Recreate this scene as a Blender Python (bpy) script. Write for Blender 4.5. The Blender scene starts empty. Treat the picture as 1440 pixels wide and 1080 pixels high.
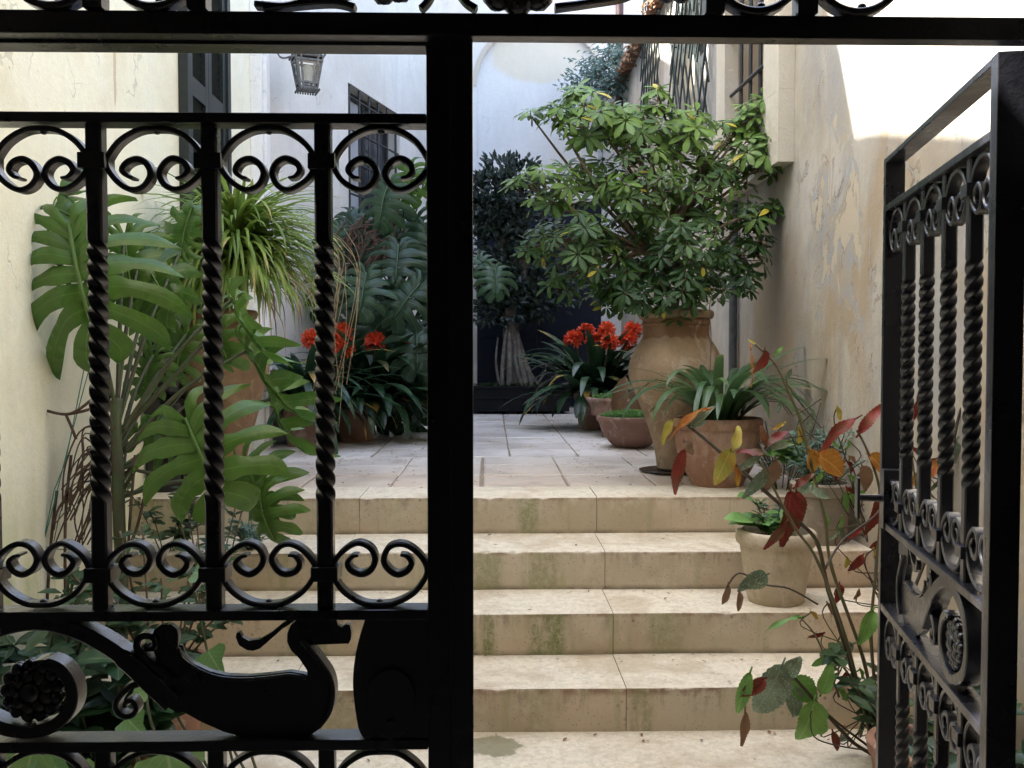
import bpy, bmesh, math, random
from mathutils import Vector, Matrix, Euler
R = math.radians
random.seed(7)
SC = bpy.context.scene
COL = SC.collection

# ------------------------------------------------------------------ camera
FPX = 1290.0
CZ = 1.257
cam = bpy.data.cameras.new("camera")
cam.sensor_width = 36.0
cam.lens = FPX / 1440 * 36
cam.clip_start = 0.02
cam.clip_end = 500
camo = bpy.data.objects.new("camera", cam)
COL.objects.link(camo)
camo.location = (0, 0, CZ)
CE = Euler((R(90 - 1.9), 0, R(-1.24)), 'XYZ')
camo.rotation_euler = CE
SC.camera = camo
CM = CE.to_matrix()

# ------------------------------------------------------------------ sky, sun, exposure
SUN_EL = 52
w = bpy.data.worlds.new("World")
SC.world = w
w.use_nodes = True
nt = w.node_tree
bg = nt.nodes['Background']
sky = nt.nodes.new('ShaderNodeTexSky')
sky.sky_type = 'NISHITA'
sky.sun_disc = False
sky.sun_elevation = R(SUN_EL)
sky.sun_rotation = R(270)
nt.links.new(sky.outputs[0], bg.inputs[0])
bg.inputs[1].default_value = 0.15
sky.ozone_density = 0.0
sky.dust_density = 3.0
sky.air_density = 1.0
sl = bpy.data.lights.new("sun", 'SUN')
sl.energy = 5.0
sl.angle = R(0.5)
sl.color = (1.0, 0.96, 0.89)
so = bpy.data.objects.new("sun", sl)
COL.objects.link(so)
so.rotation_euler = Vector((math.cos(R(SUN_EL)), 0, -math.sin(R(SUN_EL)))).to_track_quat('-Z', 'Y').to_euler()
so.location = (-6, 3, 8)
SC.view_settings.view_transform = 'Standard'
SC.view_settings.look = 'None'
SC.view_settings.exposure = 2.85
SC.view_settings.gamma = 1
SC.render.engine = 'CYCLES'
SC.cycles.max_bounces = 10
SC.cycles.diffuse_bounces = 6
SC.cycles.use_denoising = True

# ------------------------------------------------------------------ helpers
def ray(x, y):
    return CM @ Vector(((x - 720) / FPX, (540 - y) / FPX, -1))
def P(x, y, Y):
    d = ray(x, y); t = Y / d.y
    return Vector((d.x * t, Y, CZ + d.z * t))
def PX(x, y, X):
    d = ray(x, y); t = X / d.x
    return Vector((X, d.y * t, CZ + d.z * t))
def PZ(x, y, Z):
    d = ray(x, y); t = (Z - CZ) / d.z
    return Vector((d.x * t, d.y * t, Z))
def rnd(a, b): return random.uniform(a, b)

ORG = {}
class MB:
    def __init__(s, xf=None, flip=False):
        s.v = []; s.f = []; s.uv = []; s.r = []; s.cr = 0.5; s.xf = xf; s.flip = flip; s.mi = []; s.cm = 0
    def vert(s, p, uv=(0, 0)):
        s.v.append(Vector(p)); s.uv.append(uv); s.r.append(s.cr); return len(s.v) - 1
    def face(s, idx):
        s.f.append(tuple(idx)); s.mi.append(s.cm)
    def box(s, a, b, rot=None, c=None):
        x0, y0, z0 = a; x1, y1, z1 = b
        q = [Vector((x, y, z)) for z in (z0, z1) for y in (y0, y1) for x in (x0, x1)]
        if rot is not None:
            cc = Vector(c) if c is not None else (Vector(a) + Vector(b)) / 2
            q = [cc + rot @ (p - cc) for p in q]
        n = len(s.v)
        for p in q: s.vert(p)
        for f in ((0, 2, 3, 1), (4, 5, 7, 6), (0, 1, 5, 4), (2, 6, 7, 3), (0, 4, 6, 2), (1, 3, 7, 5)):
            s.face([n + i for i in f])
        return s
    def tube(s, pts, r, sides=6, cap=True):
        pts = [Vector(p) for p in pts]
        n = len(pts)
        rr = r if isinstance(r, (list, tuple)) else [r] * n
        up = None; rings = []
        for i, p in enumerate(pts):
            t = (pts[min(i + 1, n - 1)] - pts[max(i - 1, 0)])
            if t.length < 1e-9: t = Vector((0, 0, 1))
            t.normalize()
            if up is None:
                up = t.orthogonal().normalized()
            up = (up - t * up.dot(t))
            if up.length < 1e-6: up = t.orthogonal()
            up.normalize()
            b = t.cross(up)
            ring = []
            for k in range(sides):
                a = 2 * math.pi * k / sides
                ring.append(s.vert(p + (up * math.cos(a) + b * math.sin(a)) * rr[i], (k / sides, i / max(1, n - 1))))
            rings.append(ring)
        for i in range(n - 1):
            for k in range(sides):
                k2 = (k + 1) % sides
                s.face((rings[i][k], rings[i][k2], rings[i + 1][k2], rings[i + 1][k]))
        if cap:
            s.face(rings[0][::-1]); s.face(rings[-1])
        return s
    def lathe(s, c, prof, seg=40, wob=0.0):
        c = Vector(c); rings = []
        ph = rnd(0, 6)
        for (r, z) in prof:
            ring = []
            for k in range(seg):
                a = 2 * math.pi * k / seg
                q = r * (1 + wob * math.sin(2 * a + ph + z * 9) + wob * .5 * math.sin(5 * a + z * 23))
                ring.append(s.vert(c + Vector((math.cos(a) * q, math.sin(a) * q, z)), (k / seg, z)))
            rings.append(ring)
        for i in range(len(prof) - 1):
            for k in range(seg):
                k2 = (k + 1) % seg
                s.face((rings[i][k], rings[i][k2], rings[i + 1][k2], rings[i + 1][k]))
        s.face(rings[0][::-1]); s.face(rings[-1])
        return s
    def plate(s, pts, y0, y1):
        # pts = [(x,z)]
        a = [s.vert((x, y0, z)) for x, z in pts]; b = [s.vert((x, y1, z)) for x, z in pts]
        s.face(a); s.face(b[::-1])
        n = len(pts)
        for i in range(n):
            j = (i + 1) % n
            s.face((a[j], a[i], b[i], b[j]))
        return s
    def band(s, pts, th, y0, y1):
        n = len(pts)
        tt = th if isinstance(th, (list, tuple)) else [th] * n
        rings = []
        for i in range(n):
            x0, z0 = pts[max(i - 1, 0)]; x1, z1 = pts[min(i + 1, n - 1)]
            dx, dz = x1 - x0, z1 - z0; l = math.hypot(dx, dz) or 1
            nx, nz = -dz / l, dx / l
            x, z = pts[i]; h = tt[i] / 2; bv = min(.0015, h * .5)
            ring = [s.vert((x + nx * (h - bv), y0, z + nz * (h - bv))), s.vert((x + nx * h, y0 + bv, z + nz * h)),
                    s.vert((x + nx * h, y1 - bv, z + nz * h)), s.vert((x + nx * (h - bv), y1, z + nz * (h - bv))),
                    s.vert((x - nx * (h - bv), y1, z - nz * (h - bv))), s.vert((x - nx * h, y1 - bv, z - nz * h)),
                    s.vert((x - nx * h, y0 + bv, z - nz * h)), s.vert((x - nx * (h - bv), y0, z - nz * (h - bv)))]
            rings.append(ring)
        for i in range(n - 1):
            for k in range(8):
                k2 = (k + 1) % 8
                s.face((rings[i][k], rings[i][k2], rings[i + 1][k2], rings[i + 1][k]))
        s.face(rings[0][::-1]); s.face(rings[-1])
        return s
    def ball(s, c, rx, ry=None, rz=None, seg=10, rg=6, jit=0):
        ry = ry or rx; rz = rz or rx
        c = Vector(c); rings = []
        for i in range(rg + 1):
            th = math.pi * i / rg
            ring = []
            for k in range(seg):
                a = 2 * math.pi * k / seg
                j = 1 + rnd(-jit, jit)
                ring.append(s.vert(c + Vector((rx * math.sin(th) * math.cos(a) * j, ry * math.sin(th) * math.sin(a) * j, -rz * math.cos(th) * j))))
            rings.append(ring)
        for i in range(rg):
            for k in range(seg):
                k2 = (k + 1) % seg
                s.face((rings[i][k], rings[i][k2], rings[i + 1][k2], rings[i + 1][k]))
        return s
    def build(s, name, mat, parent=None, smooth=False, bevel=0, keep=False, auto=False):
        vs = [s.xf(p) for p in s.v] if s.xf else s.v
        fs = [f[::-1] for f in s.f] if s.flip else s.f
        if parent is not None:
            org = ORG[parent.name]
        elif keep:
            org = Vector((0, 0, 0))
        else:
            org = Vector(((min(p.x for p in vs) + max(p.x for p in vs)) / 2, (min(p.y for p in vs) + max(p.y for p in vs)) / 2, min(p.z for p in vs)))
        me = bpy.data.meshes.new(name)
        me.from_pydata([tuple(p - org) for p in vs], [], fs)
        me.update()
        uvl = me.uv_layers.new(name='UVMap')
        li = [0] * len(me.loops)
        me.loops.foreach_get('vertex_index', li)
        fl = []
        for i in li: fl.extend(s.uv[i])
        uvl.data.foreach_set('uv', fl)
        at = me.attributes.new('rnd', 'FLOAT', 'POINT')
        at.data.foreach_set('value', s.r)
        mats = mat if isinstance(mat, (list, tuple)) else [mat]
        for m in mats: me.materials.append(m)
        if len(mats) > 1:
            me.polygons.foreach_set('material_index', s.mi)
        if smooth:
            me.polygons.foreach_set('use_smooth', [True] * len(me.polygons))
        if bevel or auto:
            bm = bmesh.new(); bm.from_mesh(me)
            if bevel:
                bmesh.ops.remove_doubles(bm, verts=bm.verts, dist=1e-6)
                ed = [e for e in bm.edges if len(e.link_faces) == 2 and e.calc_face_angle(0) > R(30)]
                bmesh.ops.bevel(bm, geom=ed, offset=bevel, segments=2, affect='EDGES', profile=.6, clamp_overlap=True)
            if auto:
                for f in bm.faces: f.smooth = True
                for e in bm.edges:
                    if len(e.link_faces) == 2 and e.calc_face_angle(0) > R(38): e.smooth = False
            bm.to_mesh(me); bm.free()
        o = bpy.data.objects.new(name, me)
        COL.objects.link(o)
        if parent is not None:
            o.parent = parent
        else:
            o.location = org
        ORG[o.name] = org
        return o

def tag(o, label, cat, group=None):
    o['label'] = label; o['category'] = cat
    if group: o['group'] = group
    return o
def struct(o):
    o['kind'] = 'structure'; return o
def thing(name, label, cat, loc, group=None, rotz=0, local=False):
    o = bpy.data.objects.new(name, None)
    o.empty_display_size = .1
    COL.objects.link(o)
    o.location = loc; o.rotation_euler = (0, 0, rotz)
    tag(o, label, cat, group)
    ORG[o.name] = Vector((0, 0, 0)) if local else Vector(loc)
    return o

def crom(pts, n=8):
    out = []
    P_ = [pts[0]] + list(pts) + [pts[-1]]
    for i in range(1, len(P_) - 2):
        p0, p1, p2, p3 = [Vector(q) for q in P_[i - 1:i + 3]]
        for k in range(n):
            t = k / n
            out.append(.5 * ((2 * p1) + (p2 - p0) * t + (2 * p0 - 5 * p1 + 4 * p2 - p3) * t * t + (3 * p1 - p0 - 3 * p2 + p3) * t ** 3))
    out.append(Vector(P_[-1]))
    return out

# ------------------------------------------------------------------ materials
class NM:
    def __init__(s, name):
        s.m = bpy.data.materials.new(name); s.m.use_nodes = True
        s.t = s.m.node_tree; s.b = s.t.nodes['Principled BSDF']; s.out = s.t.nodes['Material Output']
        s._pos = None
    def n(s, typ, **kw):
        nd = s.t.nodes.new('ShaderNode' + typ)
        for k, v in kw.items(): setattr(nd, k, v)
        return nd
    def set(s, sock, val):
        if isinstance(val, bpy.types.NodeSocket): s.t.links.new(val, sock)
        else:
            if isinstance(val, (tuple, list)) and len(val) == 3 and len(sock.default_value) == 4: val = (*val, 1)
            sock.default_value = val
    def pos(s):
        if s._pos is None: s._pos = s.n('NewGeometry')
        return s._pos.outputs['Position']
    def xyz(s):
        x = s.n('SeparateXYZ'); s.set(x.inputs[0], s.pos()); return x.outputs
    def scale(s, vec, sc, off=(0, 0, 0)):
        m = s.n('Mapping'); s.set(m.inputs[0], vec); m.inputs['Scale'].default_value = sc; m.inputs['Location'].default_value = off; return m.outputs[0]
    def noise(s, scale, detail=4, rough=.55, vec=None, dist=0):
        x = s.n('TexNoise'); s.set(x.inputs['Vector'], vec if vec is not None else s.pos())
        x.inputs['Scale'].default_value = scale; x.inputs['Detail'].default_value = detail; x.inputs['Roughness'].default_value = rough; x.inputs['Distortion'].default_value = dist
        return x.outputs[0]
    def voro(s, scale, vec=None, feat='F1'):
        x = s.n('TexVoronoi', feature=feat); s.set(x.inputs['Vector'], vec if vec is not None else s.pos()); x.inputs['Scale'].default_value = scale
        return x.outputs['Distance']
    def mr(s, v, a, b, c=0., d=1.):
        x = s.n('MapRange'); s.set(x.inputs[0], v)
        for i, q in zip((1, 2, 3, 4), (a, b, c, d)): x.inputs[i].default_value = q
        x.interpolation_type = 'SMOOTHSTEP'
        return x.outputs[0]
    def ma(s, op, a, b=0., c=0.):
        x = s.n('Math', operation=op); s.set(x.inputs[0], a); s.set(x.inputs[1], b); s.set(x.inputs[2], c); return x.outputs[0]
    def mix(s, f, a, b, mode='MIX'):
        x = s.n('Mix', data_type='RGBA', blend_type=mode); s.set(x.inputs[0], f); s.set(x.inputs[6], a); s.set(x.inputs[7], b); return x.outputs[2]
    def attr(s, name='rnd'):
        x = s.n('Attribute', attribute_name=name); return x.outputs['Fac']
    def uv(s):
        x = s.n('UVMap'); y = s.n('SeparateXYZ'); s.set(y.inputs[0], x.outputs[0]); return y.outputs
    def gauss(s, cx, cz, rx, rz, ax='Y', wob=.0, wscale=6):
        o = s.xyz()
        u = s.ma('DIVIDE', s.ma('SUBTRACT', o[ax], cx), rx); v = s.ma('DIVIDE', s.ma('SUBTRACT', o['Z'], cz), rz)
        d = s.ma('SQRT', s.ma('ADD', s.ma('MULTIPLY', u, u), s.ma('MULTIPLY', v, v)))
        if wob: d = s.ma('ADD', d, s.ma('MULTIPLY', s.ma('SUBTRACT', s.noise(wscale, 6, .6), .5), wob))
        return d
    def bump(s, h, st=.3, dist=.01, nrm=None):
        x = s.n('Bump'); s.set(x.inputs['Height'], h); x.inputs['Strength'].default_value = st; x.inputs['Distance'].default_value = dist
        if nrm is not None: s.set(x.inputs['Normal'], nrm)
        return x.outputs[0]
    def fin(s, col, rough=.6, nrm=None, spec=None, metal=0, transl=0, tcol=None):
        s.set(s.b.inputs['Base Color'], col); s.set(s.b.inputs['Roughness'], rough)
        s.b.inputs['Metallic'].default_value = metal
        if spec is not None: s.b.inputs['Specular IOR Level'].default_value = spec
        if nrm is not None: s.set(s.b.inputs['Normal'], nrm)
        if transl:
            tr = s.n('BsdfTranslucent'); s.set(tr.inputs[0], tcol if tcol is not None else col)
            mx = s.n('MixShader'); mx.inputs[0].default_value = transl
            s.t.links.new(s.b.outputs[0], mx.inputs[1]); s.t.links.new(tr.outputs[0], mx.inputs[2]); s.t.links.new(mx.outputs[0], s.out.inputs[0])
        return s.m

def plaster(name, base, stain, grey=(.42, .43, .44), streak=.5, stainamt=.6, low=None, lowz=None, extra=None):
    m = NM(name)
    big = m.noise(1.3, 5, .6)
    col = m.mix(m.mr(big, .38, .68, 0, stainamt), base, stain)
    st = m.noise(2.2, 5, .6, m.scale(m.pos(), (3.2, 3.2, .28)))
    col = m.mix(m.mr(st, .5, .78, 0, streak), col, grey)
    st2 = m.noise(3.5, 5, .65, m.scale(m.pos(), (4, 4, .35), (3, 7, 1)))
    col = m.mix(m.mr(st2, .52, .75, 0, streak * .8), col, stain)
    fine = m.noise(26, 6, .7)
    col = m.mix(m.mr(fine, .35, .7, 0, .22), col, tuple(c * .72 for c in base))
    bl = m.noise(5, 8, .7, dist=.6)
    col = m.mix(m.mr(bl, .6, .72, 0, .35), col, tuple(min(1, c * 1.18) for c in base))
    if low:
        col = m.mix(m.ma('MULTIPLY', m.mr(m.xyz()['Z'], lowz[0], lowz[1], 1, 0), m.mr(m.noise(3, 5), .3, .65)), col, low)
    warp = m.n('VectorMath', operation='ADD'); nz2 = m.n('TexNoise'); nz2.inputs['Scale'].default_value = 3; nz2.inputs['Detail'].default_value = 6; m.set(nz2.inputs['Vector'], m.pos())
    scl = m.n('VectorMath', operation='SCALE'); m.set(scl.inputs[0], nz2.outputs['Color']); scl.inputs['Scale'].default_value = .5
    m.set(warp.inputs[0], m.pos()); m.set(warp.inputs[1], scl.outputs[0])
    ck = m.voro(1.1, warp.outputs[0], 'DISTANCE_TO_EDGE')
    ckm = m.ma('MULTIPLY', m.mr(ck, .0015, .005, 1, 0), m.mr(m.noise(1.7, 3), .54, .62))
    col = m.mix(m.ma('MULTIPLY', ckm, .3), col, tuple(c * .4 for c in stain))
    sp_ = m.noise(110, 4, .8); col = m.mix(m.mr(sp_, .62, .72, 0, .3), col, tuple(c * .55 for c in stain))
    h = m.ma('ADD', m.ma('MULTIPLY', m.noise(7, 8, .65), .7), m.ma('MULTIPLY', m.noise(70, 6, .7), .35))
    h = m.ma('ADD', h, m.ma('MULTIPLY', ckm, -.5))
    if extra: col, h = extra(m, col, h)
    return m.fin(col, .85, m.bump(h, .45, .02), spec=.25)

def right_extra(m, col, h):
    # broad grey and ochre weather stains
    b1 = m.noise(1.1, 6, .62, m.scale(m.pos(), (1, 1.2, .75), (4, 2, 9)), .5)
    col = m.mix(m.mr(b1, .42, .62, 0, .75), col, (.31, .31, .305))
    b2 = m.noise(1.5, 6, .62, m.scale(m.pos(), (1, 1.4, .6), (8, 5, 2)), .4)
    col = m.mix(m.mr(b2, .5, .66, 0, .75), col, (.36, .28, .18))
    # irregular flaking, strongest around the upper middle of the wall
    reg = m.gauss(4.12, CZ + .62, .62, .62, 'Y', 1.2, 3)
    f1 = m.noise(3.6, 7, .6, m.scale(m.pos(), (1, 1.5, .9), (0, 1.3, .4)), .7)
    lvl = m.ma('ADD', f1, m.ma('MULTIPLY', m.mr(reg, .2, 1.1, 1, 0), .16))
    mask = m.mr(lvl, .612, .622)
    mask2 = m.mr(lvl, .70, .71)
    under = m.mix(m.mr(m.noise(9, 6, .65), .38, .6), (.33, .345, .36), (.40, .35, .27))
    col = m.mix(m.ma('MULTIPLY', mask, .8), col, under)
    col = m.mix(m.ma('MULTIPLY', mask2, .8), col, (.50, .44, .33))
    for lo_ in (.608, .698):
        rim = m.ma('MULTIPLY', m.mr(lvl, lo_ - .006, lo_ + .004), m.mr(lvl, lo_ + .006, lo_ + .016, 1, 0))
        rim = m.ma('MULTIPLY', rim, m.mr(m.noise(5, 4), .42, .6, 0, .8))
        col = m.mix(rim, col, (.16, .12, .08))
    d2 = m.gauss(5.1, CZ + .2, .6, 1.0, 'Y', .8, 3)
    col = m.mix(m.mr(d2, .3, 1.2, .75, 0), col, (.28, .21, .13))
    col = m.mix(m.ma('MULTIPLY', m.mr(m.xyz()['Z'], .5, 1.35, 1, 0), m.mr(m.noise(4, 6), .35, .6, 0, .7)), col, (.40, .32, .21))
    h = m.ma('ADD', h, m.ma('MULTIPLY', mask, -1.1)); h = m.ma('ADD', h, m.ma('MULTIPLY', mask2, -1.0))
    return col, h
def left_extra(m, col, h):
    c = m.ma('MULTIPLY', m.mr(m.gauss(3.97, CZ + 1.22, .014, .18, 'Y', 1.6, 16), .8, 1.1, 1, 0), .8)
    col = m.mix(c, col, (.55, .42, .28))
    # algae at the foot of the wall
    col = m.mix(m.ma('MULTIPLY', m.mr(m.xyz()['Z'], .2, 1.0, 1, 0), m.mr(m.noise(3, 5, .6, m.scale(m.pos(), (2, 2, .4))), .4, .62, 0, .8)), col, (.46, .50, .16))
    sm = m.mr(m.noise(2.2, 5, .6, dist=.4), .55, .7, 0, .5)
    col = m.mix(m.ma('MULTIPLY', sm, .5), col, (.66, .58, .40))
    return col, h
M = {}
M['wall_left'] = plaster('yellow_plaster', (.90, .88, .71), (.80, .74, .52), (.80, .79, .72), .35, .5, extra=left_extra)
M['wall_right'] = plaster('ochre_plaster', (.50, .475, .42), (.36, .29, .19), (.30, .31, .32), .85, .9, extra=right_extra)
M['wall_far'] = plaster('white_plaster', (.76, .73, .675), (.60, .56, .49), (.56, .57, .58), .55, .6)
def back_extra(m, col, h):
    col = m.mix(m.mr(m.noise(1.2, 6, .65, m.scale(m.pos(), (1.2, 1, .5))), .48, .64, 0, .45), col, (.60, .59, .58))
    col = m.mix(m.ma('MULTIPLY', m.mr(m.xyz()['Z'], CZ + 1.8, CZ + 2.5, 1, 0), m.mr(m.noise(3, 6), .4, .6, 0, .6)), col, (.55, .50, .44))
    d = m.gauss(.55, CZ + 3.55, .62, .34, 'X', .5, 3)
    col = m.mix(m.mr(d, .8, 1.02, .55, 0), col, (.66, .56, .38))
    return col, h
M['wall_back'] = plaster('blue_white_plaster', (.75, .735, .72), (.64, .63, .62), (.62, .64, .66), .3, .35, extra=back_extra)
M['arch_trim'] = plaster('arch_trim', (.62, .56, .48), (.5, .44, .36), streak=.3)
M['cream'] = plaster('cream_trim', (.60, .56, .47), (.52, .44, .32), streak=.4)
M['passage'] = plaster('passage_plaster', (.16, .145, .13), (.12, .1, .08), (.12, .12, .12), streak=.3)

def stone(name, base=(.485, .415, .30), moss=(), riser=True):
    m = NM(name)
    geo = m.n('NewGeometry'); nz = m.n('SeparateXYZ'); m.set(nz.inputs[0], geo.outputs['Normal'])
    top = m.mr(nz.outputs['Z'], .5, .8)
    g = m.n('TexCoord'); gz = m.n('SeparateXYZ'); m.set(gz.inputs[0], g.outputs['Generated'])
    z = gz.outputs['Z']
    n1 = m.noise(2.1, 6, .6)
    col = m.mix(m.mr(n1, .35, .68, 0, .8), base, (base[0] * .80, base[1] * .74, base[2] * .66))
    col = m.mix(m.mr(m.noise(7, 6, .65), .48, .7, 0, .55), col, (base[0] * 1.2, base[1] * 1.22, base[2] * 1.28))
    col = m.mix(m.mr(m.noise(.9, 5, .6), .45, .65, 0, .5), col, (.52, .37, .24))
    pit = m.voro(70)
    col = m.mix(m.ma('MULTIPLY', m.mr(pit, .1, .26, .8, 0), m.mr(m.noise(9, 3), .42, .58)), col, (.26, .20, .15))
    # tread: paler than the riser, pitted
    tr = m.mix(m.mr(m.noise(38, 6, .75), .42, .62, 0, .55), (base[0] * 1.5, base[1] * 1.56, base[2] * 1.66), (base[0] * 1.0, base[1] * 1.0, base[2] * 1.0))
    tr = m.mix(m.mr(m.voro(55), .10, .22, .75, 0), tr, (.78, .76, .72))
    tr = m.mix(m.mr(m.noise(24, 5, .8), .58, .66, 0, .6), tr, (base[0] * .7, base[1] * .68, base[2] * .66))
    tr = m.mix(m.mr(m.noise(3.2, 7, .65, dist=.5), .46, .68, 0, .65), tr, (base[0] * .9, base[1] * .8, base[2] * .68))
    tr = m.mix(m.mr(m.noise(9, 7, .7, dist=.3), .62, .72, 0, .6), tr, (base[0] * 1.5, base[1] * 1.6, base[2] * 1.75))
    rs = col
    if riser:
        streak = m.noise(2.6, 6, .7, m.scale(m.pos(), (7, 7, .8)))
        up = m.ma('MULTIPLY', m.mr(z, .45, 1.0), m.mr(m.ma('ADD', streak, m.ma('MULTIPLY', m.noise(30, 5, .7), .35)),   .66, .86, 0, .6))
        rs = m.mix(up, rs, (.15, .10, .065))
        dots = m.ma('MULTIPLY', m.mr(m.voro(34), .12, .3, 1, 0), m.mr(m.noise(5, 4), .5, .64, 0, .7))
        rs = m.mix(m.ma('MULTIPLY', dots, m.mr(z, .2, .9)), rs, (.14, .09, .06))
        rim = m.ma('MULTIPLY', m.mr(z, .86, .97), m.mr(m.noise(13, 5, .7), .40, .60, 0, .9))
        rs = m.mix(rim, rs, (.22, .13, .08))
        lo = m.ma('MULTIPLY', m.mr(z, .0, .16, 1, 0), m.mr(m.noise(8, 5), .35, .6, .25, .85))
        rs = m.mix(lo, rs, (.14, .105, .07))  # contact shade painted into the colour along the riser foot
        mn = m.noise(3.4, 6, .65, m.scale(m.pos(), (4.5, 4.5, .6)))
        x = m.xyz()['X']
        for (cx, wd, am) in moss:
            g1 = m.mr(m.ma('ABSOLUTE', m.ma('SUBTRACT', x, cx)), wd * .5, wd, 1, 0)
            mf_ = m.mr(m.noise(45, 6, .75), .36, .58, .25, 1)
            rs = m.mix(m.ma('MULTIPLY', m.ma('MULTIPLY', g1, mf_), m.mr(mn, .30, .56, 0, am)), rs, (.15, .175, .055))
        gen = m.mr(mn, .52, .68, 0, .5)
        rs = m.mix(gen, rs, (.30, .30, .14))
    col = m.mix(top, rs, tr)
    # damp algae stain on the landing close to the bottom riser
    o_ = m.xyz(); du_ = m.ma('DIVIDE', m.ma('SUBTRACT', o_['X'], -.02), .14); dv_ = m.ma('DIVIDE', m.ma('SUBTRACT', o_['Y'], 2.90), .075)
    dd_ = m.ma('ADD', m.ma('SQRT', m.ma('ADD', m.ma('MULTIPLY', du_, du_), m.ma('MULTIPLY', dv_, dv_))), m.ma('MULTIPLY', m.ma('SUBTRACT', m.noise(14, 6, .6), .5), 1.6))
    st_ = m.ma('MULTIPLY', m.mr(dd_, .8, 1.0, 1, 0), m.mr(o_['Z'], .01, .02, 1, 0))
    col = m.mix(m.ma('MULTIPLY', st_, .75), col, (.16, .15, .07))
    h = m.ma('ADD', m.ma('MULTIPLY', m.noise(18, 8, .7), .5), m.ma('MULTIPLY', m.mr(pit, .05, .25), .3))
    return m.fin(col, m.mr(m.noise(5, 4), .3, .7, .5, .75), m.bump(h, .5, .008), spec=.4)
M['stone'] = stone('worn_stone')
def slabmat():
    m = NM('terrace_slab')
    base = m.mix(m.attr(), (.60, .54, .475), (.74, .69, .63))
    base = m.mix(m.mr(m.xyz()['Y'], 4.3, 6.0, .75, 0), base, (.60, .46, .32))
    col = m.mix(m.mr(m.noise(3, 7, .65, None, .6), .52, .66, 0, .6), base, (.40, .31, .22))
    col = m.mix(m.mr(m.noise(40, 6, .75), .45, .65, 0, .4), col, (.68, .64, .6))
    col = m.mix(m.mr(m.noise(11, 8, .7, dist=.4), .6, .7, 0, .5), col, (.3, .22, .16))
    h = m.noise(16, 8, .7)
    return m.fin(col, m.mr(m.noise(2.5, 4), .35, .65, .28, .6), m.bump(h, .45, .008), spec=.5)
M['slab'] = slabmat()
def simple(name, col, rough=.6, var=.25, sc=12, bump=.2, spec=.5, metal=0, col2=None, bd=.005):
    m = NM(name)
    c2 = col2 or tuple(c * (1 - var) for c in col)
    c = m.mix(m.mr(m.noise(sc, 6, .65), .35, .65), col, c2)
    return m.fin(c, rough, m.bump(m.noise(sc * 3, 6, .6), bump, bd), spec=spec, metal=metal)
M['grout'] = simple('grout', (.30, .235, .17), .9)
M['soil'] = simple('soil', (.045, .03, .02), .95, .6, 40, 1, bd=.02)
def iron():
    m = NM('black_iron')
    d = m.noise(14, 6, .7)
    col = m.mix(m.mr(d, .55, .72, 0, .35), (.013, .013, .018), (.035, .033, .035))
    col = m.mix(m.mr(m.noise(55, 5, .7), .63, .72, 0, .35), col, (.05, .03, .02))
    h = m.ma('ADD', m.ma('MULTIPLY', m.noise(45, 6, .6), .5), m.ma('MULTIPLY', m.noise(160, 3, .5), .2))
    m.b.inputs['Coat Weight'].default_value = .35
    m.b.inputs['Coat Roughness'].default_value = .22
    return m.fin(col, m.mr(m.noise(9, 5), .35, .65, .24, .46), m.bump(h, .5, .004), spec=.7)
M['iron'] = iron()
def terracotta(name, a, b, pale, dark=(.16, .08, .04), band=None):
    m = NM(name)
    col = m.mix(m.mr(m.noise(4, 6, .65), .35, .65), a, b)
    col = m.mix(m.mr(m.noise(6, 7, .65, m.scale(m.pos(), (1, 1, .5)), .5), .52, .7, 0, .7), col, pale)
    col = m.mix(m.mr(m.noise(2.6, 6, .7, m.scale(m.pos(), (2.5, 2.5, .5), (5, 2, 1))), .56, .72, 0, .6), col, dark)
    col = m.mix(m.mr(m.noise(60, 4, .7), .6, .72, 0, .3), col, dark)
    if band:
        z = m.xyz()['Z']
        wv = m.ma('ADD', z, m.ma('MULTIPLY', m.noise(18, 5, .7, m.scale(m.pos(), (1, 1, .25))), .09))
        q = m.ma('MULTIPLY', m.mr(wv, band[0] + .045, band[0] + .055), m.mr(z, band[1] - .01, band[1], 1, 0))
        col = m.mix(m.ma('MULTIPLY', q, .7), col, (.17, .075, .035))
    col = m.mix(m.mr(m.noise(9, 8, .72, dist=.6), .54, .62, 0, .6), col, pale)
    col = m.mix(m.mr(m.voro(40), .08, .18, .5, 0), col, dark)
    rings = m.ma('SINE', m.ma('MULTIPLY', m.xyz()['Z'], 260))
    h = m.ma('ADD', m.ma('MULTIPLY', m.noise(16, 7, .7), .8), m.ma('MULTIPLY', rings, .04))
    return m.fin(col, .8, m.bump(h, .4, .006), spec=.25)
M['tc_urn'] = terracotta('urn_terracotta', (.33, .235, .15), (.26, .18, .11), (.46, .38, .28), (.13, .09, .055), band=(1.335, 1.45))
M['tc_urn2'] = terracotta('urn_terracotta_red', (.22, .14, .085), (.16, .10, .06), (.32, .24, .16), (.12, .07, .04))
M['tc_red'] = terracotta('red_terracotta', (.33, .185, .125), (.26, .14, .095), (.44, .33, .26))
M['tc_bowl'] = terracotta('bowl_terracotta', (.27, .155, .115), (.21, .12, .09), (.42, .32, .26))
M['tc_pale'] = terracotta('pale_terracotta', (.47, .39, .28), (.40, .32, .22), (.56, .48, .37), (.24, .17, .11))
M['tc_tan'] = terracotta('tan_terracotta', (.28, .235, .18), (.22, .18, .14), (.36, .31, .25), (.12, .09, .06))
M['black_plastic'] = simple('black_plastic', (.008, .008, .009), .18, .2, 8, .08)
M['black_wood'] = simple('black_planter_paint', (.006, .006, .007), .6, .4, 9, .3, spec=.2)
M['navy'] = simple('navy_door_paint', (.006, .008, .018), .6, .5, 5, .1, col2=(.009, .012, .024), spec=.25)
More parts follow.
